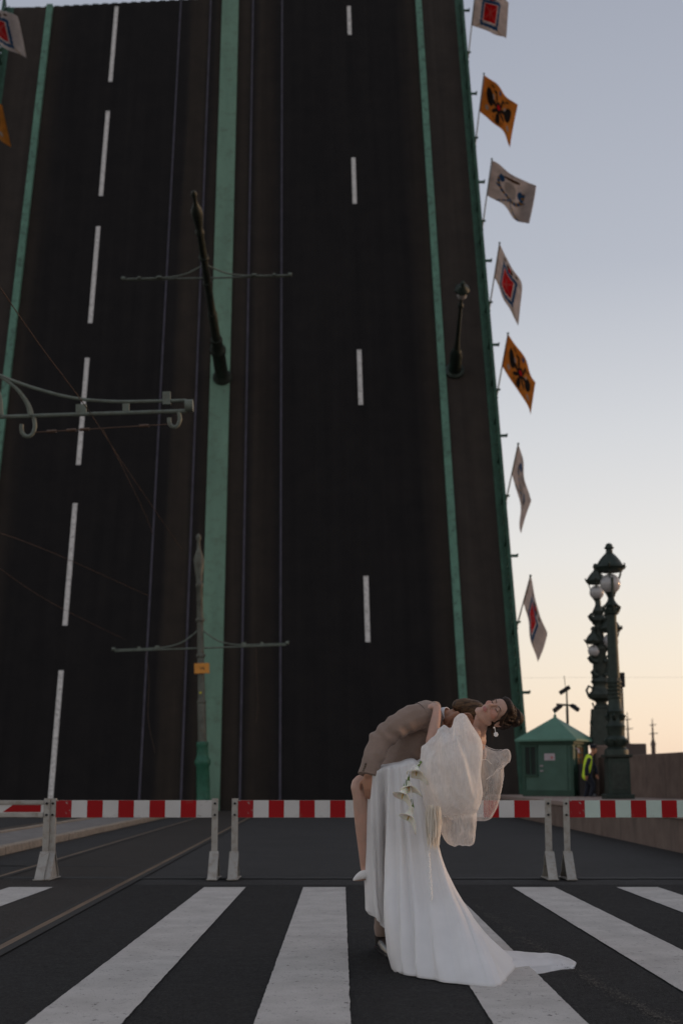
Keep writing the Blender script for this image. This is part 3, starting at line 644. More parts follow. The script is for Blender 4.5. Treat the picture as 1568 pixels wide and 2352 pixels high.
MB().tube([(-.02, 0, zc(1590)), (-.08, 0, zc(1552))], .012, 5).build('aerial', M['lamp_green'], cp)
sp = empty('speaker_pole', (at(1430, 1700, 49).x, 49, .6)); tag(sp, 'thin pole topped with loudspeakers right of the tallest lamp', 'pole')
zs = lambda y: at(1430, y, 49).z - .6
MB().lathe([(.075, -.1), (.065, zs(1600)), (.055, zs(1548))], 8).build('post', M['pole_green'], sp, True)
for (dx, y, w, h) in ((-.12, 1556, .3, .1), (-.1, 1572, .22, .26), (.03, 1562, .16, .5), (-.16, 1584, .18, .16)):
    MB().box((dx, -.05, zs(y)), (w, .22, h)).build('loudspeaker', M['black'], sp, bevel=.02)

hut = empty('guard_hut', (at(1275, 1700, 48.2).x, 48.2, .6), R(-27)); tag(hut, 'small green guard hut with a hipped roof beside the raised bridge', 'hut')
W, HH = 1.72, 1.86
MB().box((0, 0, HH / 2), (W, W, HH)).build('wall', M['hut'], hut, bevel=.01)
MB().box((0, 0, .1), (W + .06, W + .06, .2)).build('skirting', M['hut_dark'], hut, bevel=.01)
ev = W / 2 + .2; rz0 = HH - .02
MB().add([(-ev, -ev, rz0), (ev, -ev, rz0), (ev, ev, rz0), (-ev, ev, rz0), (0, 0, rz0 + .78), (-ev, -ev, rz0 - .06), (ev, -ev, rz0 - .06), (ev, ev, rz0 - .06), (-ev, ev, rz0 - .06)],
         [(0, 1, 4), (1, 2, 4), (2, 3, 4), (3, 0, 4), (0, 5, 6, 1), (1, 6, 7, 2), (2, 7, 8, 3), (3, 8, 5, 0), (8, 7, 6, 5)]).build('roof', M['hut_roof'], hut)
MB().lathe([(.05, rz0 + .72), (.06, rz0 + .8), (.02, rz0 + .86), (.015, rz0 + .95)], 8).build('finial', M['hut_roof'], hut, True)
g = MB(); g.box((0, 0, HH - .13), (W + .14, W + .14, .12)); g.build('cornice', M['hut_dark'], hut, bevel=.02)
f = -W / 2
for px in (-.83, .83): MB().box((px, f - .015, HH / 2 - .1), (.1, .04, HH - .3)).build('corner_post', M['hut_dark'], hut)
wi = MB().box((-.58, f - .01, 1.15), (.4, .03, .9)).build('window', M['glass'], hut)
for d in ((-.2, 0, .05, .96), (.2, 0, .05, .96), (0, 0, .03, .9)): MB().box((-.58 + d[0], f - .03, 1.15 + d[1]), (d[2], .04, d[3])).build('window_bar', M['hut_dark'], wi)
for z in (.68, 1.62): MB().box((-.58, f - .035, z), (.5, .07, .05)).build('window_ledge', M['hut_dark'], wi)
dr = MB().box((.18, f - .012, .88), (.98, .03, 1.56)).build('door', M['hut'], hut, bevel=.006)
MB().box((.08, f - .035, 1.27), (.36, .012, .22)).build('notice', M['paper'], dr)
MB().box((.16, f - .043, 1.25), (.07, .006, .08)).build('notice_mark', FM[7], dr)
for z in (.98, .82): MB().box((-.2, f - .04, z), (.1, .04, .04)).build('door_handle', M['paper'], dr)
wi = MB().box((W / 2 + .01, -.15, 1.2), (.03, .72, .82)).build('window', M['reflection_glass'], hut)
for dy, dz, w, h in ((-.37, 0, .06, .9), (.37, 0, .06, .9), (0, 0, .05, .84)): MB().box((W / 2 + .025, -.15 + dy, 1.2 + dz), (.04, w, h)).build('window_bar', M['hut_dark'], wi)
for z in (.8, 1.0, 1.22, 1.42, 1.6): MB().box((W / 2 + .023, -.15, z), (.03, .76, .03)).build('window_bar', M['hut_dark'], wi)
MB().tube([(W / 2 + .05, -.75, 1.55), (W / 2 + .18, -.8, 1.5), (W / 2 + .2, -.85, 1.38)], .03, 6).build('hut_lamp', M['paper'], hut, True)
cab = MB().box((at(1342, 1760, 47).x, 47.1, 1.12), (.36, .4, 1.04)).build('cabinet', plain('dark cabinet', (.03, .026, .025), .7), None, bevel=.02)
tag(cab, 'narrow dark cabinet standing beside the green hut', 'cabinet')

# ------------------------------------------------------------------ barriers
def worn(name, col, spot, thr=.62):
    t = NT(name); n1 = t.noise(2, 4); n2 = t.noise(14, 6, .7); n3 = t.noise(4, 6, .65)
    c = t.mix(t.rng(n1, .3, .7), tuple(x * .9 for x in col), tuple(min(1, x * 1.08) for x in col))
    c = t.mix(t.rng(n2, thr + .06, thr + .1), c, spot); c = t.mix(t.math('MULTIPLY', t.rng(n3, .6, .75), .5), c, (.16, .13, .1))
    t.set(c, .5, 0, .18); return t.m
M['red'] = worn('red sheeting', (.34, .004, .007), (.16, .15, .14), .7); M['red_worn'] = worn('scuffed red sheeting', (.32, .010, .014), (.3, .28, .26), .52)
M['white'] = worn('white sheeting', (.60, .58, .56), (.2, .16, .12), .66); M['mint'] = worn('pale green white sheeting', (.50, .60, .54), (.25, .22, .18), .68)
M['white_worn'] = worn('grimy white sheeting', (.5, .48, .46), (.1, .07, .05), .58)
M['steel'] = plain('galvanised barrier steel', (.36, .34, .31), .55, .25, .14, 5, .2, 40, dirt=(.18, .13, .09), dirt_amt=.55)
BY = 16.1
def barrier(label, xa, xb, whites, first_red=True, rot=0, n=None, legs=(True, True), framed=False):
    a, b = at(xa, 1838, BY), at(xb, 1838, BY); zt, zb = a.z, at(xa, 1878, BY).z; Wd = b.x - a.x
    root = empty('barrier', (a.x, BY, 0), rot + R(random.uniform(-.25, .25))); tag(root, label, 'barrier', 'striped barriers across the road')
    MB().box((Wd / 2, .012, (zt + zb) / 2), (Wd, .03, zt - zb)).build('board', M['steel'], root)
    seg = Wd / n
    for k in range(n):
        red = (k % 2 == 0) == first_red; mt = 'red' if red else whites
        if k in (0, n - 1): mt = 'red_worn' if red else 'white_worn'
        if framed: continue
        MB().box((seg * (k + .5), -.006, (zt + zb) / 2), (seg - .001, .006, zt - zb - .004)).build('red_stripe' if red else 'white_stripe', M[mt], root)
    if framed:
        h = zt - zb
        for z in (zt - .022, zb + .03): MB().box((Wd / 2, -.012, z), (Wd, .03, .05 if z < zt - .1 else .04)).build('frame_rail', M['steel'], root, bevel=.004)
        MB().box((Wd / 2, -.0055, (zt + zb) / 2), (Wd, .005, h * .6)).build('white_stripe', M['white'], root)
        for k in range(4):
            x1 = Wd - .03 - k * .66; M2 = [(x1 - .42, zb + .062), (x1, zb + .062), (x1, zt - .05), (x1 - .31, zt - .05)]
            if k: M2 = [(x1 - .42, zb + .062), (x1 - .09, zb + .062), (x1 + .02, zt - .05), (x1 - .31, zt - .05)]
            MB().prism(M2, .004, c=(0, -.0105, 0)).build('red_stripe', M['red'], root)
    for e, x in ((0, -.035), (1, Wd + .035)):
        if not legs[e]: continue
        g = MB(); g.box((x, 0, (zt + .27) / 2 + .01), (.068, .012, zt - .25)); g.box((x + (.03 if e == 0 else -.03), .028, (zt + .27) / 2 + .01), (.008, .05, zt - .25))
        g.build('post', M['steel'], root)
        for z in (zt - .035, zb + .03): MB().tube([(x, -.022, z), (x, .0, z)], .013, 8).build('bolt', M['joint'], root)
        for s, nm in ((-1, 'front_foot'), (1, 'rear_foot')):
            MB().bar((x, s * .02, .30), (x, s * .27, .008), .10 if s < 0 else .09, .012).build(nm, M['steel'], root)
        MB().add([(x + .02, 0, .30), (x + .02, -.26, .02), (x + .02, .26, .02), (x + .028, 0, .30), (x + .028, -.26, .02), (x + .028, .26, .02)], [(0, 1, 2), (5, 4, 3), (0, 3, 4, 1), (1, 4, 5, 2), (2, 5, 3, 0)]).build('gusset', M['steel'], root)
        MB().box((x, 0, .018), (.12, .58, .008)).build('foot_plate', M['steel'], root)
    return root
barrier('framed white barrier with slanted red stripes, cut off by the left edge', -180, 103, 'white', n=10, framed=True, legs=(True, True), rot=R(-1.0))
barrier('short red and white barrier of ten stripes, left of the couple', 130, 487, 'white', n=10)
barrier('long red and white barrier of twenty stripes running behind the couple', 547, 1250, 'white', n=20)
barrier('red and pale mint barrier cut off by the right edge', 1306, 1306 + 704, 'mint', n=20)

# ------------------------------------------------------------------ people: shared tools
def chain(g, pts, sc=(1, 1, 1), Mx=None, dens=.22):
    """spheres along a path of (Vector, radius): fused later by remeshing"""
    ps = [Vector(p) for p, r in pts]; rs = [Vector((r, 0, 0)) for p, r in pts]; L = sum((b - a).length for a, b in zip(ps[:-1], ps[1:]))
    rm = min(r for _, r in pts); n = max(len(ps), int(L / (rm * dens)) + 1); n = min(n, 110)
    for i in range(n + 1): g.ball(spline(ps, i / n), max(.002, spline(rs, i / n).x), 12, sc=sc, M=Mx)
def fuse(g, voxel, smooth=6, shape=None, factor=.5):
    me = g.mesh('tmp'); o = bpy.data.objects.new('tmp', me); COL.objects.link(o)
    r = o.modifiers.new('r', 'REMESH'); r.mode = 'VOXEL'; r.voxel_size = voxel; r.use_smooth_shade = True
    if smooth: s = o.modifiers.new('s', 'SMOOTH'); s.iterations = smooth; s.factor = factor
    dg = bpy.context.evaluated_depsgraph_get(); m2 = bpy.data.meshes.new_from_object(o.evaluated_get(dg))
    bpy.data.objects.remove(o); bpy.data.meshes.remove(me)
    if shape:
        co = [v.co.copy() for v in m2.vertices]; no = [v.normal.copy() for v in m2.vertices]
        for v, c, n in zip(m2.vertices, co, no): v.co = shape(c, n)
    m2.polygons.foreach_set('use_smooth', [True] * len(m2.polygons)); m2.update(); return m2
def folds(amp, scale, stretch=(1, 1, 1), seed=0, amp2=0, scale2=40):
    def f(c, n):
        p = Vector((c.x * stretch[0], c.y * stretch[1], c.z * stretch[2])) * scale + Vector((seed, seed * .7, 0))
        d = (1 - abs(noise.noise(p)) * 2) * amp
        if amp2: d += noise.noise(c * scale2) * amp2
        return c + n * d
    return f
def fused(name, g, mat, parent, base, voxel=.008, smooth=6, shape=None):
    me = fuse(g, voxel, smooth, shape); me.name = name
    for v in me.vertices: v.co -= base
    for m in (mat if isinstance(mat, (list, tuple)) else [mat]): me.materials.append(m)
    return link(name, me, parent)
def basis(hu, hf):
    hu = Vector(hu).normalized(); hf = Vector(hf); hf = (hf - hu * hf.dot(hu)).normalized(); hx = hu.cross(hf).normalized()   # hx: right-handed side vector
    return hx, hf, hu
def head_shapes(g, c, B, k=1.0, male=False):
    hx, hf, hu = B; Mx = Matrix((hx, hf, hu)).transposed()
    def e(x, y, z, rx, ry=None, rz=None):
        ry = ry or rx; rz = rz or rx; g.ball(c + (hx * x + hf * y + hu * z) * k, 1.0, 16, sc=(rx * k, ry * k, rz * k), M=Mx)
    def ch(pts): chain(g, [(c + (hx * x + hf * y + hu * z) * k, r * k) for x, y, z, r in pts])
    e(0, -.015, .035, .073, .092, .083); e(0, .035, .035, .062, .052, .06); e(0, .03, -.03, .058, .058, .065); e(0, .028, -.075, .046, .05, .04)
    e(0, .066, -.102, .021 if not male else .026, .02, .018); ch([(-.05, -.005, -.06, .018), (-.03, .045, -.098, .018), (0, .062, -.105, .018), (.03, .045, -.098, .018), (.05, -.005, -.06, .018)])
    for s in (-1, 1):
        e(s * .037, .056, -.02, .027, .024, .022); e(s * .027, .079, .02, .018, .011, .008); e(s * .03, .074, .0, .0155, .0135, .0115); e(s * .0105, .098, -.034, .0085, .009, .007)
        ch([(s * .072, -.012, .012, .007), (s * .079, -.02, .022, .0065), (s * .082, -.03, .01, .0065), (s * .08, -.028, -.012, .006), (s * .074, -.014, -.028, .007), (s * .071, -.008, -.01, .006)])
        e(s * .07, -.014, -.005, .006, .014, .02)
    ch([(0, .082, .02, .008), (0, .096, -.006, .0088), (0, .111, -.03, .0115)])
    ch([(-.021, .082, -.066, .004), (-.008, .092, -.061, .007), (0, .093, -.0625, .006), (.008, .092, -.061, .007), (.021, .082, -.066, .004)])
    ch([(-.017, .083, -.071, .004), (0, .091, -.0735, .0085), (.017, .083, -.071, .004)])
def hand(g, w, d, pn, size=1.0, curl=.5, thumb=1):
    """five-fingered hand from wrist w along d, palm facing pn"""
    d = Vector(d).normalized(); pn = Vector(pn); pn = (pn - d * pn.dot(d)).normalized(); s = d.cross(pn).normalized() * thumb; k = size
    for q in (-.027, -.009, .009, .027): chain(g, [(w + s * q * .6 * k, .014 * k), (w + d * .05 * k + s * q * k, .0145 * k), (w + d * .088 * k + s * q * k, .011 * k)])
    for q, L in ((-.028, .062), (-.0095, .074), (.0095, .08), (.028, .07)):
        p = w + d * .088 * k + s * q * k; a = curl * .35; pts = [(p, .0095 * k)]
        for f, r in ((.42, .0088), (.33, .0082), (.25, .0068)):
            a += curl * .55; p = p + (d * math.cos(a) + pn * math.sin(a)) * L * f * k; pts.append((p, r * k))
        chain(g, pts)
    p0 = w + d * .025 * k + s * .024 * k; p1 = p0 + (d * .6 + s * .75 + pn * .3).normalized() * .035 * k; p2 = p1 + (d * .8 + s * .35 + pn * .55).normalized() * .032 * k; p3 = p2 + (d * .9 + pn * .5).normalized() * .024 * k
    chain(g, [(p0, .014 * k), (p1, .0115 * k), (p2, .0098 * k), (p3, .0075 * k)])
def skin(name, col, sss=.12):
    t = NT(name); n1 = t.noise(9, 4); n2 = t.noise(60, 3)
    c = t.mix(t.rng(n1, .35, .65), tuple(x * .9 for x in col), (min(1, col[0] * 1.06), col[1] * .98, col[2] * .95)); c = t.mix(t.math('MULTIPLY', t.rng(n2, .55, .7), .25), c, (col[0] * .8, col[1] * .66, col[2] * .62))
    t.set(c, .48, 0, .4); t.b.inputs['Subsurface Weight'].default_value = sss; t.b.inputs['Subsurface Radius'].default_value = (1, .35, .2); t.b.inputs['Subsurface Scale'].default_value = .012
    t.bump(t.noise(220, 2), .08, .002); return t.m
def hair_mat(name, a, b):
    t = NT(name); n = t.noise(14, 5, .7, stretch=(1, 5, 6), dist=.6); n2 = t.noise(60, 4, .7, stretch=(.5, 3, 3))
    c = t.mix(t.rng(n, .35, .68), a, b); t.set(c, t.rng(n2, .3, .7, .4, .65), 0, .22); t.bump(t.math('ADD', n, n2), .6, .006); return t.m
def weave(name, col, rough=.9, var=.12):
    t = NT(name); n1 = t.noise(5, 4); n2 = t.noise(420, 2); c = t.mix(t.rng(n1, .3, .7), tuple(x * (1 - var) for x in col), tuple(x * (1 + var) for x in col)); c = t.mix(t.math('MULTIPLY', t.rng(n2, .4, .65), .4), c, tuple(x * .72 for x in col))
    t.set(c, rough, 0, .2); t.b.inputs['Sheen Weight'].default_value = .12; t.bump(t.math('ADD', t.math('MULTIPLY', n2, .12), t.noise(17, 3, .55, dist=.8)), .35, .02); return t.m
M['skin_b'] = skin('bride skin', (.49, .305, .235)); M['skin_g'] = skin('groom skin', (.40, .215, .14)); M['lips'] = plain('lips', (.40, .16, .14), .4, 0, .1, 40, 0); M['blush'] = skin('cheek', (.49, .25, .19))
M['hair_b'] = hair_mat('dark brown hair', (.007, .0038, .0024), (.042, .02, .0095)); M['hair_g'] = hair_mat('brown hair', (.022, .012, .0065), (.15, .083, .04))
M['jacket'] = weave('taupe wool', (.265, .193, .157)); M['shirt'] = weave('white shirt', (.66, .66, .68), .8, .05); M['leather'] = plain('black leather', (.015, .013, .015), .22, 0, .2, 8, .1, 60, spec=.6)
M['shoe_w'] = plain('white leather', (.72, .70, .68), .4, 0, .05, 8, 0); M['pearl'] = plain('pearl', (.82, .80, .77), .2, 0, .05, 30, 0, spec=.6); M['lash'] = plain('lash', (.012, .008, .006), .8, 0, .1, 8, 0)

def satin(name, col, alpha=1.0, trans=.35):
    t = NT(name); n1 = t.noise(3.5, 4, .55); n2 = t.noise(300, 2, .6, stretch=(1, 1, .25))
    c = t.mix(t.rng(n1, .3, .7), tuple(x * .94 for x in col), tuple(min(1, x * 1.03) for x in col)); t.set(c, .46, 0, .4); t.b.inputs['Sheen Weight'].default_value = .1
    t.bump(t.math('ADD', t.math('MULTIPLY', t.noise(22, 4, .6), .7), t.math('MULTIPLY', n2, .12)), .22, .01)
    tr = t.new('ShaderNodeBsdfTranslucent'); t.l.new(c, tr.inputs[0]); mx = t.new('ShaderNodeMixShader'); mx.inputs[0].default_value = trans
    t.l.new(t.b.outputs[0], mx.inputs[1]); t.l.new(tr.outputs[0], mx.inputs[2]); res = mx.outputs[0]
    if alpha < 1:
        tp = t.new('ShaderNodeBsdfTransparent'); m2 = t.new('ShaderNodeMixShader'); m2.inputs[0].default_value = alpha
        t.l.new(tp.outputs[0], m2.inputs[1]); t.l.new(res, m2.inputs[2]); res = m2.outputs[0]
    t.l.new(res, t.out.inputs[0]); return t.m
def organza(name, col, lo=.3, hi=.95, scale=7, st=(1.0, 1.0, .55)):
    """sheer crinkled gauze: denser where the crinkles bunch"""
    t = NT(name); n1 = t.noise(scale, 5, .6, dist=.5, stretch=(1.6, 1.3, .35)); n2 = t.noise(scale * 3.4, 5, .62, stretch=(2.4, 1.4, .3), dist=.5); n0 = t.noise(scale * .8, 3, .5)
    r1 = t.math('ABSOLUTE', t.math('SUBTRACT', n1, .5)); line = t.rng(r1, .0, .06, 1, 0); r2 = t.math('ABSOLUTE', t.math('SUBTRACT', n2, .5)); l2 = t.rng(r2, .0, .07, 1, 0)
    fr = t.new('ShaderNodeLayerWeight'); fr.inputs[0].default_value = .35
    d = t.math('ADD', t.math('MULTIPLY', line, .16), t.math('MULTIPLY', l2, .22)); d = t.math('ADD', d, t.math('MULTIPLY', fr.outputs['Facing'], .5)); d = t.math('ADD', d, t.rng(n0, .38, .62, 0, .45))
    a = t.rng(d, .0, 1.0, lo, hi); c = t.mix(t.rng(n1, .35, .65), tuple(x * .9 for x in col), col); t.set(c, .7, 0, .25)
    t.bump(t.math('ADD', t.math('MULTIPLY', n1, .5), t.math('MULTIPLY', n2, .8)), .55, .022)
    tr = t.new('ShaderNodeBsdfTranslucent'); t.l.new(c, tr.inputs[0]); mx = t.new('ShaderNodeMixShader'); mx.inputs[0].default_value = .38; t.l.new(t.b.outputs[0], mx.inputs[1]); t.l.new(tr.outputs[0], mx.inputs[2])
    tp = t.new('ShaderNodeBsdfTransparent'); m2 = t.new('ShaderNodeMixShader'); t.l.new(a, m2.inputs[0]); t.l.new(tp.outputs[0], m2.inputs[1]); t.l.new(mx.outputs[0], m2.inputs[2]); t.l.new(m2.outputs[0], t.out.inputs[0]); return t.m
M['satin'] = satin('white satin crepe', (.94, .928, .925), 1, .4); M['satin_in'] = satin('sheer white crepe', (.70, .68, .68), .9, .45)
M['organza'] = organza('crinkled organza', (.93, .915, .90), .5, .98); M['organza2'] = organza('sheer organza', (.92, .90, .885), .2, .85, 6); M['organza3'] = organza('very sheer organza', (.93, .915, .90), .10, .62, 6); M['ivory'] = satin('ivory fringe', (.92, .86, .77), 1, .35)
M['stem'] = plain('lily stem', (.12, .19, .035), .5, 0, .2, 20, 0); M['button'] = plain('horn button', (.10, .07, .05), .4)
t = NT('lily white'); gr_ = t.new('ShaderNodeTexCoord'); t.set(t.mix(t.rng(t.noise(12, 3), .35, .65), (.80, .77, .65), (.87, .85, .76)), .5, 0, .4); t.b.inputs['Subsurface Weight'].default_value = .2; t.b.inputs['Subsurface Scale'].default_value = .01; M['lily'] = t.m

def paint_lips(me, c, B, k, base):
    hx, hf, hu = B
    for p in me.polygons:
        q = (p.center + base - c) / k; x, y, z = q.dot(hx), q.dot(hf), q.dot(hu)
        if abs(x) < .0225 and y > .078 and -.082 < z < -.0545 + abs(x) * -.35 and (abs(x) / .0205) ** 2 + ((z + .067) / .0115) ** 2 < 1: p.material_index = 1
        elif y > .03 and ((abs(x) - .04) / .024) ** 2 + ((z + .026) / .02) ** 2 < 1: p.material_index = 2

# ------------------------------------------------------------------ groom
GB = gnd(905, 2183); GB.z = 0
gm = empty('person', GB); tag(gm, 'man in a taupe suit bending forward to kiss the neck of the woman in white', 'person')
gh = at(1067, 1644, 9.14); GBs = basis((.95, .1, -.28), (-.26, .2, -.94))
g = MB()
head_shapes(g, gh, GBs, 1.0, True)
chain(g, [(at(1016, 1655, 9.24), .062), (at(1036, 1650, 9.2), .058), (at(1056, 1645, 9.17), .06)])
chain(g, [(at(905, 1818, 9.27), .12), (at(930, 1770, 9.27), .115), (at(975, 1700, 9.26), .12), (at(998, 1672, 9.26), .11), (at(1014, 1657, 9.25), .08)], sc=(1, 1.15, 1))
chain(g, [(at(985, 1650, 9.06), .06), (at(930, 1660, 9.0), .05), (at(872, 1698, 8.97), .042), (at(857, 1745, 8.90), .036), (at(846, 1779, 8.825), .029)])
hand(g, at(846, 1779, 8.825), (.06, .05, -1), (.2, .95, .1), .98, .42, -1)
chain(g, [(at(1000, 1655, 9.46), .06), (at(1040, 1735, 9.48), .045), (at(1085, 1745, 9.25), .03)]); hand(g, at(1085, 1745, 9.25), (.6, -.6, .1), (-.3, -.6, .3), 1.0, .6)
for pts in (((905, 1830, 9.18, .088), (893, 1985, 9.16, .06), (878, 2125, 9.33, .042), (876, 2150, 9.38, .04)), ((915, 1830, 9.37, .088), (935, 2000, 9.4, .06), (950, 2120, 9.55, .042), (952, 2150, 9.55, .04))):
    chain(g, [(at(x, y, Y), r) for x, y, Y, r in pts])
fused('body', g, M['skin_g'], gm, GB, .0055, 5)
g = MB(); hx, hf, hu = GBs
Mx = Matrix((hx, hf, hu)).transposed()
g.ball(gh - hf * .032 + hu * .042, 1, 18, sc=(.0755, .085, .083), M=Mx); g.ball(gh - hf * .05 + hu * .0, 1, 16, sc=(.068, .064, .085), M=Mx)
g.ball(gh + hf * .035 + hu * .085, 1, 16, sc=(.062, .055, .045), M=Mx); g.ball(gh - hf * .05 - hu * .05, 1, 14, sc=(.058, .045, .05), M=Mx)
for k in range(260):
    a, b = random.uniform(-1, 1), random.uniform(-.9, 1); d = (hx * a - hf * (.75 - abs(b) * .2) + hu * b).normalized(); d2 = Vector((d.dot(hx) * .076, d.dot(hf) * .097, d.dot(hu) * .09))
    p = gh - hf * .03 + hu * .04 + hx * d2.x + hf * d2.y * .9 + hu * d2.z; tng = (hf * .5 + hu * .5 + hx * random.uniform(-.3, .3))
    if d.dot(hf) > -.25 or (abs(d.dot(hx)) > .72 and d.dot(hu) < .25): continue; tng = (tng - d * tng.dot(d)).normalized()
    chain(g, [(p - d * .004, .0045), (p + tng * .022 + d * .001, .0042), (p + tng * .042 - d * .004, .003)], dens=1.2)
fused('hair', g, M['hair_g'], gm, GB, .0038, 2)
# jacket body, collar, sleeve
g = MB()
chain(g, [(at(902, 1800, 9.27), .158), (at(925, 1765, 9.27), .165), (at(950, 1716, 9.26), .168), (at(970, 1682, 9.26), .155), (at(979, 1662, 9.25), .118)], sc=(1, 1.18, 1))
chain(g, [(at(980, 1648, 9.07), .085), (at(980, 1646, 9.2), .104), (at(985, 1652, 9.42), .085)])
def jshape(c, n):
    return c + n * ((1 - abs(noise.noise(Vector((c.x * 7 + c.z * 6, c.y * 3, c.z * 2.5 - c.x * 3))) ) * 2.4) * .009 + noise.noise(c * 30) * .0015)
jk = fused('jacket', g, M['jacket'], gm, GB, .0085, 8, jshape)
g = MB(); chain(g, [(at(996, 1618, 9.18), .022), (at(1004, 1630, 9.1), .022), (at(1005, 1655, 9.06), .024), (at(998, 1685, 9.05), .026), (at(984, 1720, 9.05), .02)], sc=(.7, 1, 1))
chain(g, [(at(996, 1618, 9.18), .022), (at(1003, 1622, 9.3), .026), (at(1003, 1640, 9.42), .026)])
fused('lapel', g, M['jacket'], gm, GB, .006, 5).parent = gm
g = MB()
SL = [(978, 1645, 9.07, .083), (945, 1650, 9.02, .082), (905, 1674, 8.97, .074), (877, 1697, 8.94, .071), (864, 1722, 8.90, .068), (853, 1752, 8.86, .062), (844, 1777, 8.83, .056)]
chain(g, [(at(x, y, Y), r) for x, y, Y, r in SL], dens=.2)
elb = at(880, 1698, 8.95); cuff = at(844, 1781, 8.83); cuffd = Vector((-.22, -.25, -1)).normalized()
def sshape(c, n):
    d = (c - elb).length; k = max(0, 1 - d / .30); w = math.sin((c.x * 62 + c.z * 40) + noise.noise(c * 9) * 3.2)
    c = c + n * (w * .0075 * k + (1 - abs(noise.noise(Vector((c.x * 9, c.y * 5, c.z * 9)))) * 2) * .006)
    e = (c - cuff).dot(cuffd); return c - cuffd * e if e > 0 else c
fused('sleeve', g, M['jacket'], gm, GB, .006, 6, sshape)
sa = (at(905, 1674, 8.97) - at(978, 1645, 9.07)).normalized(); q1 = sa.cross(Vector((0, 0, 1))).normalized(); q2 = sa.cross(q1); sc_ = at(966, 1645, 9.055)
MB().tube([sc_ + (q1 * math.cos(k * .2618) + q2 * math.sin(k * .2618)) * .0865 - GB for k in range(25)], .0022, 5).build('armhole_seam', M['button'], gm, True)
for k in range(4): MB().ball(at(834.5 + k * 1.6, 1770 - k * 5, 8.785 + k * .004) - GB, .0085, 10).build('sleeve_button', M['button'], gm, True)
g = MB(); ax = (at(1044, 1648, 9.2) - at(1016, 1654, 9.24)).normalized(); Mc = ax.to_track_quat('Z', 'Y').to_matrix()
g.lathe([(.07, -.03), (.074, .0), (.071, .03), (.066, .03), (.064, -.03)], 24, at(1020, 1651, 9.225) - GB, M=Mc); g.build('shirt_collar', M['shirt'], gm, True)
g = MB()
for pts in (((905, 1830, 9.18, .105), (893, 1985, 9.16, .082), (884, 2080, 9.25, .07), (881, 2140, 9.33, .058)), ((915, 1830, 9.37, .105), (935, 2000, 9.4, .082), (948, 2080, 9.48, .07), (952, 2146, 9.55, .062))):
    chain(g, [(at(x, y, Y), r) for x, y, Y, r in pts], dens=.2)
chain(g, [(at(905, 1800, 9.2), .12), (at(912, 1805, 9.36), .12)])
tf = folds(.006, 9, (1, 1, .6))
def tshape(c, n): c = tf(c, n); c.z = max(c.z, .095); return c
fused('trousers', g, M['jacket'], gm, GB, .009, 5, tshape)
def shoe(name, heel, toe, mat, parent, base):
    g = MB(); d = (toe - heel); chain(g, [(heel + Vector((0, 0, .045)), .04), (heel.lerp(toe, .3) + Vector((0, 0, .052)), .042), (heel.lerp(toe, .65) + Vector((0, 0, .036)), .043), (toe + Vector((0, 0, .026)), .03)])
    chain(g, [(heel + Vector((0, 0, .05)), .042), (heel + Vector((0, 0, .095)) + d * .12, .04)])
    def sh(c, n): c = c.copy(); c.z = max(c.z, .018); return c
    o = fused(name, g, mat, parent, base, .006, 4, sh)
    s = MB(); dn = d.normalized(); sd_ = Vector((dn.y, -dn.x, 0)); L = d.length; out = []
    for u_, w_ in ((-.04, .025), (-.02, .04), (.05, .042), (.11, .038), (.19, .046), (L, .035), (L + .03, .012)): out.append((u_, w_))
    pts = [heel + dn * a + sd_ * b for a, b in out] + [heel + dn * a - sd_ * b for a, b in reversed(out)]
    s.add([Vector((p.x, p.y, .002)) - base for p in pts] + [Vector((p.x, p.y, .02)) - base for p in pts], [tuple(range(14))[::-1], tuple(range(14, 28))] + [(i, (i + 1) % 14, (i + 1) % 14 + 14, i + 14) for i in range(14)]); s.build('sole', M['leather'], o)
    return o
shoe('shoe', gnd(874, 2181), gnd(900, 2204), M['leather'], gm, GB)
shoe('shoe', gnd(955, 2160), gnd(990, 2172), M['leather'], gm, GB)
for x, y, Y in ((878, 2130, 9.35), (951, 2125, 9.55)):
    p = at(x, y, Y); MB().tube([Vector((p.x, p.y, .05)) - GB, Vector((p.x, p.y, .19)) - GB], [.05, .052], 12).build('sock', M['lash'], gm, True)

# ------------------------------------------------------------------ bride
BB = gnd(960, 2215); BB.z = 0
br = empty('person', BB); tag(br, 'woman in a white gown with organza sleeves and long train, bent back in an embrace', 'person')
bh = at(1135, 1638, 8.86); BBs = basis((.9, .1, .30), (-.05, -.86, .5)); hx, hf, hu = BBs; Mx = Matrix((hx, hf, hu)).transposed(); KB = 1.0
g = MB(); head_shapes(g, bh, BBs, KB)
nb = bh - hf * .025 - hu * .08
chain(g, [(nb, .05), (nb.lerp(at(1093, 1694, 8.95), .5), .047), (at(1093, 1694, 8.95), .055)])
chain(g, [(at(962, 1815, 9.0), .125), (at(992, 1782, 8.98), .095), (at(1040, 1735, 8.97), .105), (at(1078, 1708, 8.97), .095), (at(1090, 1697, 8.96), .07)], sc=(1, 1.2, 1))
chain(g, [(at(1088, 1686, 8.84), .045), (at(1040, 1702, 8.8), .042), (at(994, 1712, 8.84), .038), (at(995, 1682, 8.88), .037), (at(1001, 1648, 8.94), .031), (at(1003, 1625, 9.0), .024)])
hand(g, at(1003, 1625, 9.0), (-.55, .75, .25), (.1, .2, -1), .92, .35, 1)
chain(g, [(at(1100, 1692, 9.08), .045), (at(1085, 1690, 9.3), .04), (at(1040, 1680, 9.45), .034), (at(1010, 1665, 9.48), .024)]); hand(g, at(1010, 1665, 9.48), (-1, .1, .1), (0, -1, 0), .92, .3)
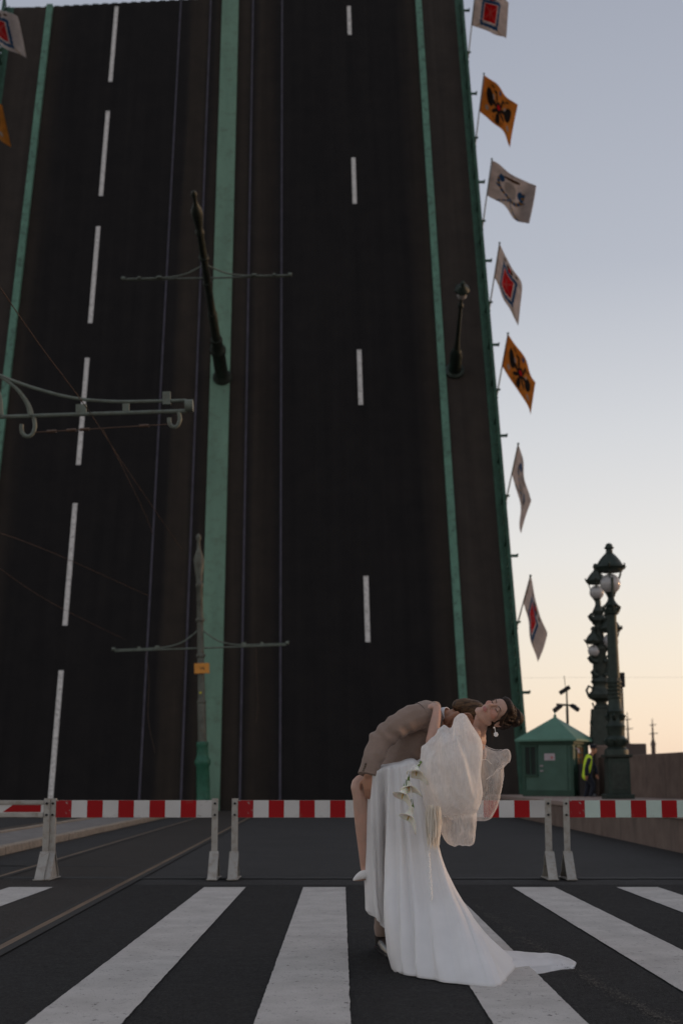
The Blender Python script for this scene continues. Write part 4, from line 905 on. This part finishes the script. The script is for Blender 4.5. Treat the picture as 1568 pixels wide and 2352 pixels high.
chain(g, [(at(955, 1818, 8.97), .085), (at(890, 1808, 8.96), .070), (at(830, 1800, 8.95), .056), (at(829, 1835, 8.94), .052), (at(834, 1890, 8.96), .054), (at(836, 1945, 8.98), .04), (at(838, 1990, 9.0), .030), (at(842, 2004, 8.99), .032), (at(828, 2012, 8.96), .026), (at(816, 2019, 8.94), .012)])
chain(g, [(at(965, 1830, 9.08), .09), (at(985, 1960, 9.02), .06), (at(1000, 2085, 9.0), .04), (at(998, 2160, 9.0), .035)])
bd = fused('body', g, [M['skin_b'], M['lips'], M['blush']], br, BB, .0045, 4)
paint_lips(bd.data, bh, BBs, KB, BB)
def onface(x, y, z): return bh + hx * x + hf * y + hu * z - BB
for s in (-1, 1):
    MB().tube([onface(s * (.03 + q * .0155), .0855 - abs(q) ** 2 * .009, -.0045 + q * q * .004) for q in (-1, -.5, 0, .5, 1)], [.0012, .0022, .0026, .0024, .0012], 6).build('eyelash', M['lash'], br, True)
    MB().tube([onface(s * (.03 + q * .019), .089 - (q + .3) ** 2 * .007, .0225 + q * .002 - q * q * .004) for q in (-1, -.5, 0, .5, 1)], [.0018, .0032, .0034, .0028, .0012], 6, flat=.6).build('eyebrow', M['hair_b'], br, True)
# hair: swept-back cap, fringe, twisted bun
g = MB()
g.ball(bh - hf * .025 + hu * .045, 1, 18, sc=(.08, .093, .082), M=Mx); g.ball(bh - hf * .055 + hu * .0, 1, 16, sc=(.077, .06, .075), M=Mx)
g.ball(bh + hf * .03 + hu * .088, 1, 16, sc=(.066, .052, .034), M=Mx); g.ball(bh - hf * .06 - hu * .045, 1, 14, sc=(.055, .035, .04), M=Mx)
for s in (-1, 1):
    chain(g, [(bh + hf * .058 + hu * .078 + hx * s * .012, .014), (bh + hf * .046 + hu * .054 + hx * s * .05, .012), (bh + hf * .02 + hu * .02 + hx * s * .072, .012), (bh - hf * .02 + hu * .01 + hx * s * .08, .012)])
    chain(g, [(bh + hf * .03 + hu * .02 + hx * s * .072, .007), (bh + hf * .025 - hu * .015 + hx * s * .075, .006), (bh + hf * .012 - hu * .035 + hx * s * .073, .003)])
bun = at(1183, 1650, 8.93)
g.ball(bun, .054, 14); g.ball(bh - hf * .075 + hu * .05 + hx * .02, 1, 14, sc=(.07, .05, .07), M=Mx); chain(g, [(bh - hf * .06 + hu * .1, .05), (bun, .04)])
ba = (bun - bh).normalized(); b1 = ba.cross(Vector((0, 1, 0))).normalized(); b2 = ba.cross(b1)
for q in range(3):
    chain(g, [(bun + (b1 * math.cos(w * .5 + q * 2.1) + b2 * math.sin(w * .5 + q * 2.1)) * (.050 - w * .0036) + ba * (w * .0055 - .012), .0165 - w * .0006) for w in range(10)], dens=.5)
for k in range(420):
    a, b = random.uniform(-1, 1), random.uniform(-.55, 1.0); d = (hx * a - hf * random.uniform(-.35, 1) + hu * b).normalized()
    if d.dot(hf) > .25 and d.dot(hu) < .55: continue
    p = bh - hf * .025 + hu * .045 + hx * d.dot(hx) * .082 + hf * d.dot(hf) * .095 + hu * d.dot(hu) * .085
    tng = (bun - p); tng = (tng - d * tng.dot(d)); 
    if tng.length < .02: continue
    tng.normalize(); chain(g, [(p - d * .003, .004), (p + tng * .03 + d * .002, .0042), (p + tng * .06 - d * .008, .003)], dens=1.3)
fused('hair', g, M['hair_b'], br, BB, .0036, 2)
for k in range(26):
    p = bh - hf * random.uniform(.02, .09) - hu * random.uniform(.03, .075) + hx * random.uniform(.04, .075) if k < 14 else bun + Vector((random.uniform(-.05, .03), 0, random.uniform(-.03, .045)))
    d = Vector((random.uniform(-.3, .3), random.uniform(-.2, .2), -1 if k < 14 else random.uniform(-.5, 1)))
    MB().tube([p - BB, p + d * .03 + Vector((.008, 0, 0)) - BB, p + d * .055 - BB], [.0012, .001, .0006], 4).build('loose_hair', M['hair_b'], br)
ear = bh + hx * .082 - hf * .018 - hu * .034
er = MB(); er.ball(ear + Vector((-.004, -.01, -.004)) - BB, .0065, 8); er.build('earring_stud', M['pearl'], br, True)
g = MB(); ec = at(1138, 1687, 8.79) - BB
for k in range(7): g.ball(ec + Vector((math.cos(k * .9) * .0085, -.004, math.sin(k * .9) * .009)), .0065, 8)
g.ball(ec, .0095, 10); g.build('earring', M['pearl'], br, True)
MB().tube([ear - BB, ec], .002, 5).build('earring_wire', M['pearl'], br)
# pointed shoe on the lifted foot
g = MB(); chain(g, [(at(811.5, 2021.5, 8.93), .006), (at(820, 2016, 8.945), .018), (at(830, 2011, 8.96), .027), (at(843, 2007, 8.98), .031), (at(853, 2001, 9.0), .030)], dens=.2)
hs = fused('shoe', g, M['shoe_w'], br, BB, .0045, 3)
MB().tube([at(813, 2023.5, 8.93) - BB, at(830, 2021, 8.955) - BB, at(846, 2018, 8.98) - BB, at(855, 2010, 9.0) - BB], [.004, .017, .015, .015], 8, flat=.35).build('sole', plain('tan sole', (.25, .15, .1), .6), hs, True)
MB().tube([at(853, 2008, 9.01) - BB, at(851, 2034, 9.02) - BB], [.012, .005], 8).build('heel', M['shoe_w'], hs, True)
# bodice
g = MB(); chain(g, [(at(950, 1808, 8.97), .15), (at(985, 1782, 8.97), .118), (at(1040, 1737, 8.965), .12), (at(1072, 1714, 8.965), .102)], sc=(1, 1.2, 1))
fused('bodice', g, M['satin'], br, BB, .008, 6, folds(.006, 12))

# ------------------------------------------------------------------ gown: skirt of hanging folds, train, organza sleeves
G_ = lambda x, y: gnd(x, y, .012)
KEYS = [
 [(847, 1787, 8.99), (842, 1890, 9.10), (841, 1990, 9.12), (845, 2060, 9.10), (848, 2093, 9.08)],
 [(851, 1780, 8.84), (847, 1890, 8.87), (850, 1990, 8.91), (855, 2068, 8.90), (861, 2108, 8.89)],
 [(863, 1772, 8.80), (866, 1890, 8.82), (869, 1995, 8.88), (872, 2080, 8.89), (877, 2128, 8.88)],
 [(878, 1765, 8.82), (884, 1890, 8.90), (885, 2000, 8.96), (887, 2085, 8.95), (890, 2146, 8.88)],
 [(890, 1763, 8.79), (888, 1890, 8.76), (888, 2005, 8.68), (889, 2110, 8.50), G_(902, 2224)],
 [(904, 1760, 8.81), (910, 1890, 8.72), (915, 2008, 8.60), (921, 2120, 8.36), G_(928, 2238)],
 [(921, 1757, 8.81), (935, 1890, 8.71), (948, 2010, 8.58), (963, 2120, 8.31), G_(975, 2247)],
 [(938, 1751, 8.81), (966, 1890, 8.70), (984, 2010, 8.56), (1008, 2120, 8.27), G_(1030, 2257)],
 [(955, 1750, 8.80), (989, 1900, 8.69), (1016, 2012, 8.53), (1050, 2116, 8.26), G_(1085, 2262)],
 [(970, 1762, 8.79), (1001, 1920, 8.70), (1034, 2025, 8.54), (1082, 2124, 8.26), G_(1135, 2265)],
 [(988, 1785, 8.83), (1005, 1945, 8.77), (1040, 2040, 8.64), (1094, 2130, 8.42), G_(1167, 2246)],
 [(998, 1808, 8.95), (1004, 1958, 8.92), (1038, 2042, 8.86), (1096, 2132, 8.74), G_(1177, 2206)],
 [(985, 1812, 9.12), (990, 1950, 9.18), (1010, 2045, 9.25), (1040, 2115, 9.32), G_(1100, 2172)],
 [(940, 1812, 9.20), (945, 1950, 9.28), (955, 2040, 9.36), (965, 2105, 9.46), G_(985, 2158)],
 [(890, 1800, 9.20), (890, 1920, 9.24), (893, 2000, 9.26), (897, 2060, 9.26), (900, 2100, 9.26)]]
KV = [[p if isinstance(p, Vector) else at(*p) for p in row] for row in KEYS]
nK = len(KV); NA, NR = 300, 72; vs, fs = [], []
rows = []
for r in range(NR + 1):
    t = r / NR; ring = [spline(row, t) for row in KV]; pts = []
    for a in range(NA):
        f = a / NA * nK; i = int(f); f -= i
        p0, p1, p2, p3 = (ring[(i + q) % nK] for q in (-1, 0, 1, 2))
        pts.append((p1 * 2 + (p2 - p0) * f + (p0 * 2 - p1 * 5 + p2 * 4 - p3) * f * f + (p1 * 3 - p0 - p2 * 3 + p3) * f ** 3) * .5)
    c = sum(pts, Vector()) / NA; out = []
    for a, p in enumerate(pts):
        tg = pts[(a + 1) % NA] - pts[a - 1]; n = Vector((tg.y, -tg.x, 0)); n = n.normalized() if n.length > 1e-6 else Vector((0, -1, 0))
        th = a / NA * nK; ph_ = th * 2.7 + 2.4 * noise.noise((th * .5, t * .7, 1.3)) + 1.1 * t
        w = (abs(math.sin(ph_)) ** 1.6 - .4) * .046 * (.55 + .9 * abs(noise.noise((th * .8, t * .7, 4.2)))) + noise.noise((th * 3.1 + .9 * t, t * 1.4, 5.1)) * .012
        w += noise.noise((th * 7.0 + t * 2, t * 4.2, 9.7)) * .0045
        k = (.14 + 1.1 * t) * (1 - max(0, (t - .93) / .07) * .55)
        q = p + n * w * k; q.z = max(q.z, .006 + .004 * math.sin(a)); out.append(q)
    rows.append(out)
top = rows[0]; cap = []
for s_ in (.45, .85):
    cap.append([p.lerp(Vector((p.x * .97 + .008, 9.02, p.z + .022)) + Vector((0, 0, .012 * math.sin(s_ * 3.1))), s_) for p in top])
allr = [cap[1], cap[0]] + rows
for rr in allr: vs += [p - BB for p in rr]
for r in range(len(allr) - 1):
    for a in range(NA): fs.append((r * NA + a, r * NA + (a + 1) % NA, (r + 1) * NA + (a + 1) % NA, (r + 1) * NA + a))
sk = MB().add(vs, fs).build('skirt', M['satin'], br, 180)
so = sk.modifiers.new('thick', 'SOLIDIFY'); so.thickness = .003
# train tail lying on the road
te = [gnd(1146, 2181, .03), gnd(1193, 2184, .03), gnd(1231, 2187, .03), gnd(1269, 2189, .03), gnd(1303, 2202, .02), gnd(1322, 2216, .01)]
be = [gnd(1150, 2250), gnd(1185, 2243), gnd(1231, 2239), gnd(1262, 2234), gnd(1290, 2229), gnd(1317, 2227)]
vs, fs, nu, nv = [], [], 70, 30
for i in range(nu + 1):
    s = i / nu; a, b = spline(te, s), spline(be, s)
    for j in range(nv + 1):
        q = j / nv; p = a.lerp(b, q)
        p.z = .006 + (1 - abs(noise.noise((s * .9, q * 4.6 + s * 1.0, 3.1))) * 1.9) * .05 * (1 - s * .45) * math.sin(min(1, q * 1.15 + .12) * math.pi) ** .5 * (1 if q < .97 else .3) + .004 * noise.noise((s * 9, q * 9, 1))
        p.z = max(.006, p.z); p.y += noise.noise((s * 5, q * 4, 8)) * .02; vs.append(p - BB)
for i in range(nu):
    for j in range(nv): fs.append((i * (nv + 1) + j, i * (nv + 1) + j + 1, (i + 1) * (nv + 1) + j + 1, (i + 1) * (nv + 1) + j))
tr = MB().add(vs, fs).build('train', M['satin'], br, 180); so = tr.modifiers.new('thick', 'SOLIDIFY'); so.thickness = .003

C1 = lambda cx, cy: (771.7 + cx * .30467, 1580.2 + cy * .30467)
def lobe(name, cen, outline, Y, T, mat, amp=.022, fs_=7.0, seed=0, back=.8, dirx=0.0):
    """a billowing closed bag of gauze: outline on the sight plane at Y, depth T, crinkled all over"""
    pc = at(*C1(*cen), Y); ol = [at(*C1(*p), Y) - pc for p in outline]; n = len(ol); NT_, NR_ = 180, 44; vs, fs = [], []
    def edge(th):
        f = th / (2 * math.pi) * n; i = int(f) % n; f -= int(f); p0, p1, p2, p3 = (ol[(i + q) % n] for q in (-1, 0, 1, 2))
        return (p1 * 2 + (p2 - p0) * f + (p0 * 2 - p1 * 5 + p2 * 4 - p3) * f * f + (p1 * 3 - p0 - p2 * 3 + p3) * f ** 3) * .5
    for i in range(2 * NR_ + 1):
        ph = math.pi * i / (2 * NR_); rho = math.sin(ph); dep = -math.cos(ph)
        for k in range(NT_):
            e = edge(2 * math.pi * k / NT_); p = e * rho + Vector((dirx * dep, dep * T * (1 if dep < 0 else back) * (1 if rho < .02 else 1), 0))
            nd = (e.normalized() * rho * .8 + Vector((0, dep, 0))).normalized(); q = p * fs_ + Vector((seed * 3.1, seed, -seed))
            q = Vector((q.x * 1.25 + .35 * q.z, q.y, q.z * .26)); r1 = noise.noise(q) * 1.6; r2 = 1 - abs(noise.noise(q * 1.7 + Vector((5, 1, 2)))) * 2.4; r3 = noise.noise(Vector((q.x * 4, q.y * 4, q.z * 5)))
            p = p + nd * (r1 * amp + r2 * amp * .38 + r3 * amp * .16); vs.append(p + pc - BB)
    for i in range(2 * NR_):
        for k in range(NT_): fs.append((i * NT_ + k, i * NT_ + (k + 1) % NT_, (i + 1) * NT_ + (k + 1) % NT_, (i + 1) * NT_ + k))
    return MB().add(vs, fs).build(name, mat, br, 180)
lobe('sleeve', (865, 610), [(1092, 620), (1095, 760), (1075, 900), (960, 965), (840, 985), (700, 950), (628, 800), (608, 690), (640, 520), (690, 440), (760, 330), (800, 300), (868, 292), (893, 232), (932, 215), (968, 232), (1005, 300), (1060, 390), (1085, 480)], 8.68, .17, M['organza'], .03, 7.0, 1.0)
lobe('sleeve_layer', (850, 640), [(1040, 640), (1040, 800), (960, 920), (840, 940), (720, 900), (655, 780), (650, 660), (690, 540), (760, 430), (840, 380), (940, 330), (1000, 430)], 8.7, .10, M['organza2'], .03, 9.0, 2.7)
lobe('sleeve_end', (920, 1040), [(1045, 1000), (1035, 1100), (1020, 1178), (930, 1180), (860, 1165), (800, 1095), (790, 1020), (800, 930), (920, 880), (1030, 920)], 8.72, .09, M['organza2'], .02, 8.0, 4.2)
lobe('far_sleeve', (1160, 700), [(1262, 660), (1240, 780), (1205, 900), (1150, 985), (1085, 998), (1040, 970), (1060, 840), (1075, 650), (1080, 520), (1075, 415), (1130, 440), (1190, 462), (1290, 468), (1310, 540), (1270, 580)], 8.98, .10, M['organza3'], .018, 7.0, 6.6)
# cords and hems that edge the gauze
def hem(pts, Y, r=.004):
    v = [at(*C1(*p), Y + dy) for p, dy in pts]; MB().tube([spline(v, i / 40) + Vector((noise.noise((i * .9, 1, 2)), 0, noise.noise((i * .9, 5, 2)))) * .004 - BB for i in range(41)], r, 6, flat=.6).build('sleeve_hem', M['organza'], br, True)
hem([((1075, 415), -.08), ((1130, 440), -.09), ((1190, 465), -.09), ((1250, 468), -.08), ((1298, 468), -.05), ((1308, 545), -.03), ((1262, 582), -.05), ((1180, 650), -.09), ((1130, 690), -.1)], 8.98)
hem([((1090, 545), -.1), ((1130, 540), -.11), ((1170, 575), -.11)], 8.98, .003)
hem([((1270, 560), -.08), ((1215, 610), -.1), ((1180, 660), -.1)], 8.98, .003)
hem([((1262, 660), -.02), ((1240, 780), -.02), ((1205, 900), -.02), ((1150, 985), -.02), ((1085, 998), -.02)], 8.98, .004)
hem([((800, 1095), -.03), ((860, 1165), -.03), ((930, 1182), -.03), ((1020, 1178), -.03), ((1036, 1090), -.03), ((1046, 990), -.03)], 8.72, .0035)
# fringe, pearl buttons
g = MB()
for k in range(150):
    x0 = random.uniform(672, 790); y0 = random.uniform(880, 940); x1 = x0 * .75 + 183 + random.uniform(-16, 16); y1 = random.choice((random.uniform(1040, 1150), random.uniform(1120, 1190), random.uniform(1150, 1225))); Yk = random.uniform(8.5, 8.6)
    a, b = at(*C1(x0, y0), Yk), at(*C1(x1, y1), Yk - .02); m_ = a.lerp(b, .5) + Vector((random.uniform(-.012, .012), 0, 0)); g.tube([a - BB, m_ - BB, b - BB], .0022, 4)
tag(g.build('fringe', M['ivory'], br), kind='stuff')
for k in range(30):
    q = k / 29; P_ = at(lerp(984, 991, q) + math.sin(k * 1.9) * 1.1, lerp(1957, 2066, q), lerp(8.575, 8.375, q)); MB().ball(P_ - BB, .0072, 8).build('pearl_button', M['pearl'], br, True)

# ------------------------------------------------------------------ calla lily bouquet hanging at her hip
bq = empty('bouquet', at(*C1(560, 800), 8.6)); BQ = bq.location.copy(); tag(bq, 'small bunch of white calla lilies with pearl strings hanging against the gown', 'bouquet')
def lily(s0, s1, mouth, Y, r, lip=(0, 0)):
    a, b, c = at(*C1(*s0), Y + .02), at(*C1(*s1), Y), at(*C1(*mouth), Y - .03); fl_ = empty('lily', (0, 0, 0)); fl_.parent = bq
    MB().tube([a - BQ, a.lerp(b, .6) - BQ, b - BQ], [.007, .0095, .014], 8).build('stem', M['stem'], fl_, True)
    ax = (c - b); L = ax.length; ax.normalize(); sd_ = ax.cross(Vector((0, 1, 0))).normalized(); up = sd_.cross(ax); vs, fs = [], []; nr, na = 14, 28
    for i in range(nr + 1):
        t = i / nr; rad = .011 + r * (t ** 1.7) * (1 + .55 * max(0, t - .75) * 4 * .4)
        for k in range(na):
            an = 2 * math.pi * k / na; tipf = max(0, math.cos(an)) ** 3; q = b + ax * (L * t * (1 + .5 * tipf * t * t - .3 * (1 - tipf) * t ** 3)) + (sd_ * math.cos(an) * (1 + .25 * tipf * t) + up * math.sin(an)) * rad * (1 + .10 * noise.noise((k * .4, i * .3, s0[0]))); vs.append(q - BQ)
    for i in range(nr):
        for k in range(na): fs.append((i * na + k, i * na + (k + 1) % na, (i + 1) * na + (k + 1) % na, (i + 1) * na + k))
    o = MB().add(vs, fs).build('spathe', M['lily'], fl_, 180); so = o.modifiers.new('t', 'SOLIDIFY'); so.thickness = .002
    MB().tube([b + ax * L * .3 - BQ, b + ax * L * .85 - BQ], [.005, .003], 6).build('spadix', plain('spadix', (.5, .33, .05), .7), fl_, True)
lily((568, 840), (571, 900), (530, 1015), 8.56, .040); lily((528, 690), (520, 745), (490, 850), 8.55, .042); lily((548, 650), (541, 705), (556, 790), 8.57, .036); lily((640, 555), (610, 590), (602, 675), 8.59, .040)
def pearls(pts, Y, n):
    v = [at(*C1(*p), Y) for p in pts]
    for k in range(n): MB().ball(spline(v, k / (n - 1)) - BQ, .0042, 6).build('pearl', M['pearl'], bq, True)
pearls([(625, 568), (575, 600), (545, 640), (530, 690)], 8.535, 20); pearls([(600, 588), (565, 620), (558, 700), (562, 780), (566, 825)], 8.53, 30)
for a, b in (((522, 690), (518, 745)), ((548, 630), (544, 668)), ((568, 822), (570, 880))): MB().bar(at(*C1(*a), 8.535) - BQ, at(*C1(*b), 8.535) - BQ, .016, .006).build('ribbon', M['shirt'], bq)

# ------------------------------------------------------------------ policeman walking by the wall
PY = 46.0; PB = at(1351, 1830, PY); PB.z = .61
po = empty('person', PB); tag(po, 'officer in dark uniform, cap and yellow safety vest walking beside the granite wall', 'person')
zp = lambda x, y, dy=0: at(x - 5, y, PY + dy)
M['vest'] = plain('fluorescent vest', (.58, .78, .04), .7, 0, .1, 8, 0); M['uniform'] = weave('dark blue uniform', (.02, .022, .032)); M['skin_p'] = skin('officer skin', (.42, .20, .12))
ph = zp(1367, 1722); PBs = basis((.12, 0, 1), (.95, -.3, -.1)); g = MB(); head_shapes(g, ph, PBs, 1.0, True)
chain(g, [(zp(1364, 1729), .055), (zp(1361, 1738), .06)]); chain(g, [(zp(1357, 1746), .12), (zp(1356, 1764), .12), (zp(1355, 1782), .11)], sc=(.9, 1.3, 1))
chain(g, [(zp(1357, 1744, -.19), .045), (zp(1351, 1763, -.22), .04), (zp(1350, 1780, -.2), .03)]); hand(g, zp(1350, 1781, -.2), (.1, 0, -1), (0, 1, 0), 1, .5)
chain(g, [(zp(1359, 1744, .19), .045), (zp(1370, 1762, .2), .04), (zp(1374, 1778, .15), .03)]); hand(g, zp(1374, 1779, .15), (.3, 0, -1), (0, -1, 0), 1, .5)
chain(g, [(zp(1356, 1784, -.1), .08), (zp(1367, 1804, -.1), .06), (zp(1362, 1826, -.1), .045)]); chain(g, [(zp(1355, 1784, .1), .08), (zp(1355, 1806, .1), .06), (zp(1348, 1828, .1), .045)])
fused('body', g, M['skin_p'], po, PB, .011, 3)
g = MB(); chain(g, [(zp(1358, 1740), .13), (zp(1357, 1750), .155), (zp(1356, 1766), .15), (zp(1355, 1786), .14)], sc=(.9, 1.25, 1))
chain(g, [(zp(1357, 1745, -.2), .07), (zp(1351, 1763, -.23), .06), (zp(1350, 1779, -.21), .05)]); chain(g, [(zp(1359, 1745, .2), .07), (zp(1370, 1762, .2), .06), (zp(1374, 1776, .15), .05)])
fused('tunic', g, M['uniform'], po, PB, .014, 3)
g = MB(); chain(g, [(zp(1356, 1786, -.09), .115), (zp(1366, 1804, -.1), .09), (zp(1361, 1827, -.1), .07)]); chain(g, [(zp(1355, 1786, .09), .115), (zp(1354, 1806, .1), .09), (zp(1348, 1828, .1), .07)])
fused('trousers', g, M['uniform'], po, PB, .014, 3)
g = MB(); chain(g, [(zp(1357, 1741), .135), (zp(1355, 1752), .168), (zp(1353, 1768), .162), (zp(1350, 1782), .152)], sc=(.92, 1.3, 1)); fused('vest', g, M['vest'], po, PB, .014, 4)
g = MB(); chain(g, [(zp(1356, 1750, -.24), .062), (zp(1352, 1762, -.25), .062), (zp(1354, 1778, -.22), .055)]); fused('sleeve', g, M['uniform'], po, PB, .014, 3)
MB().lathe([(.105, -.02), (.112, .03), (.115, .06), (.13, .075), (.12, .1), (.05, .115)], 18, ph + Vector((-.005, 0, .06)) - PB).build('cap', M['uniform'], po, True)
MB().box(ph + Vector((.11, -.03, .05)) - PB, (.1, .16, .015)).build('cap_peak', M['black'], po)
for x, dy in ((1362, -.1), (1348, .1)):
    q = zp(x, 1829, dy); q.z = .61; MB().box(q + Vector((.05, 0, .045)) - PB, (.28, .1, .09), taper=.7).build('boot', M['leather'], po, bevel=.02)
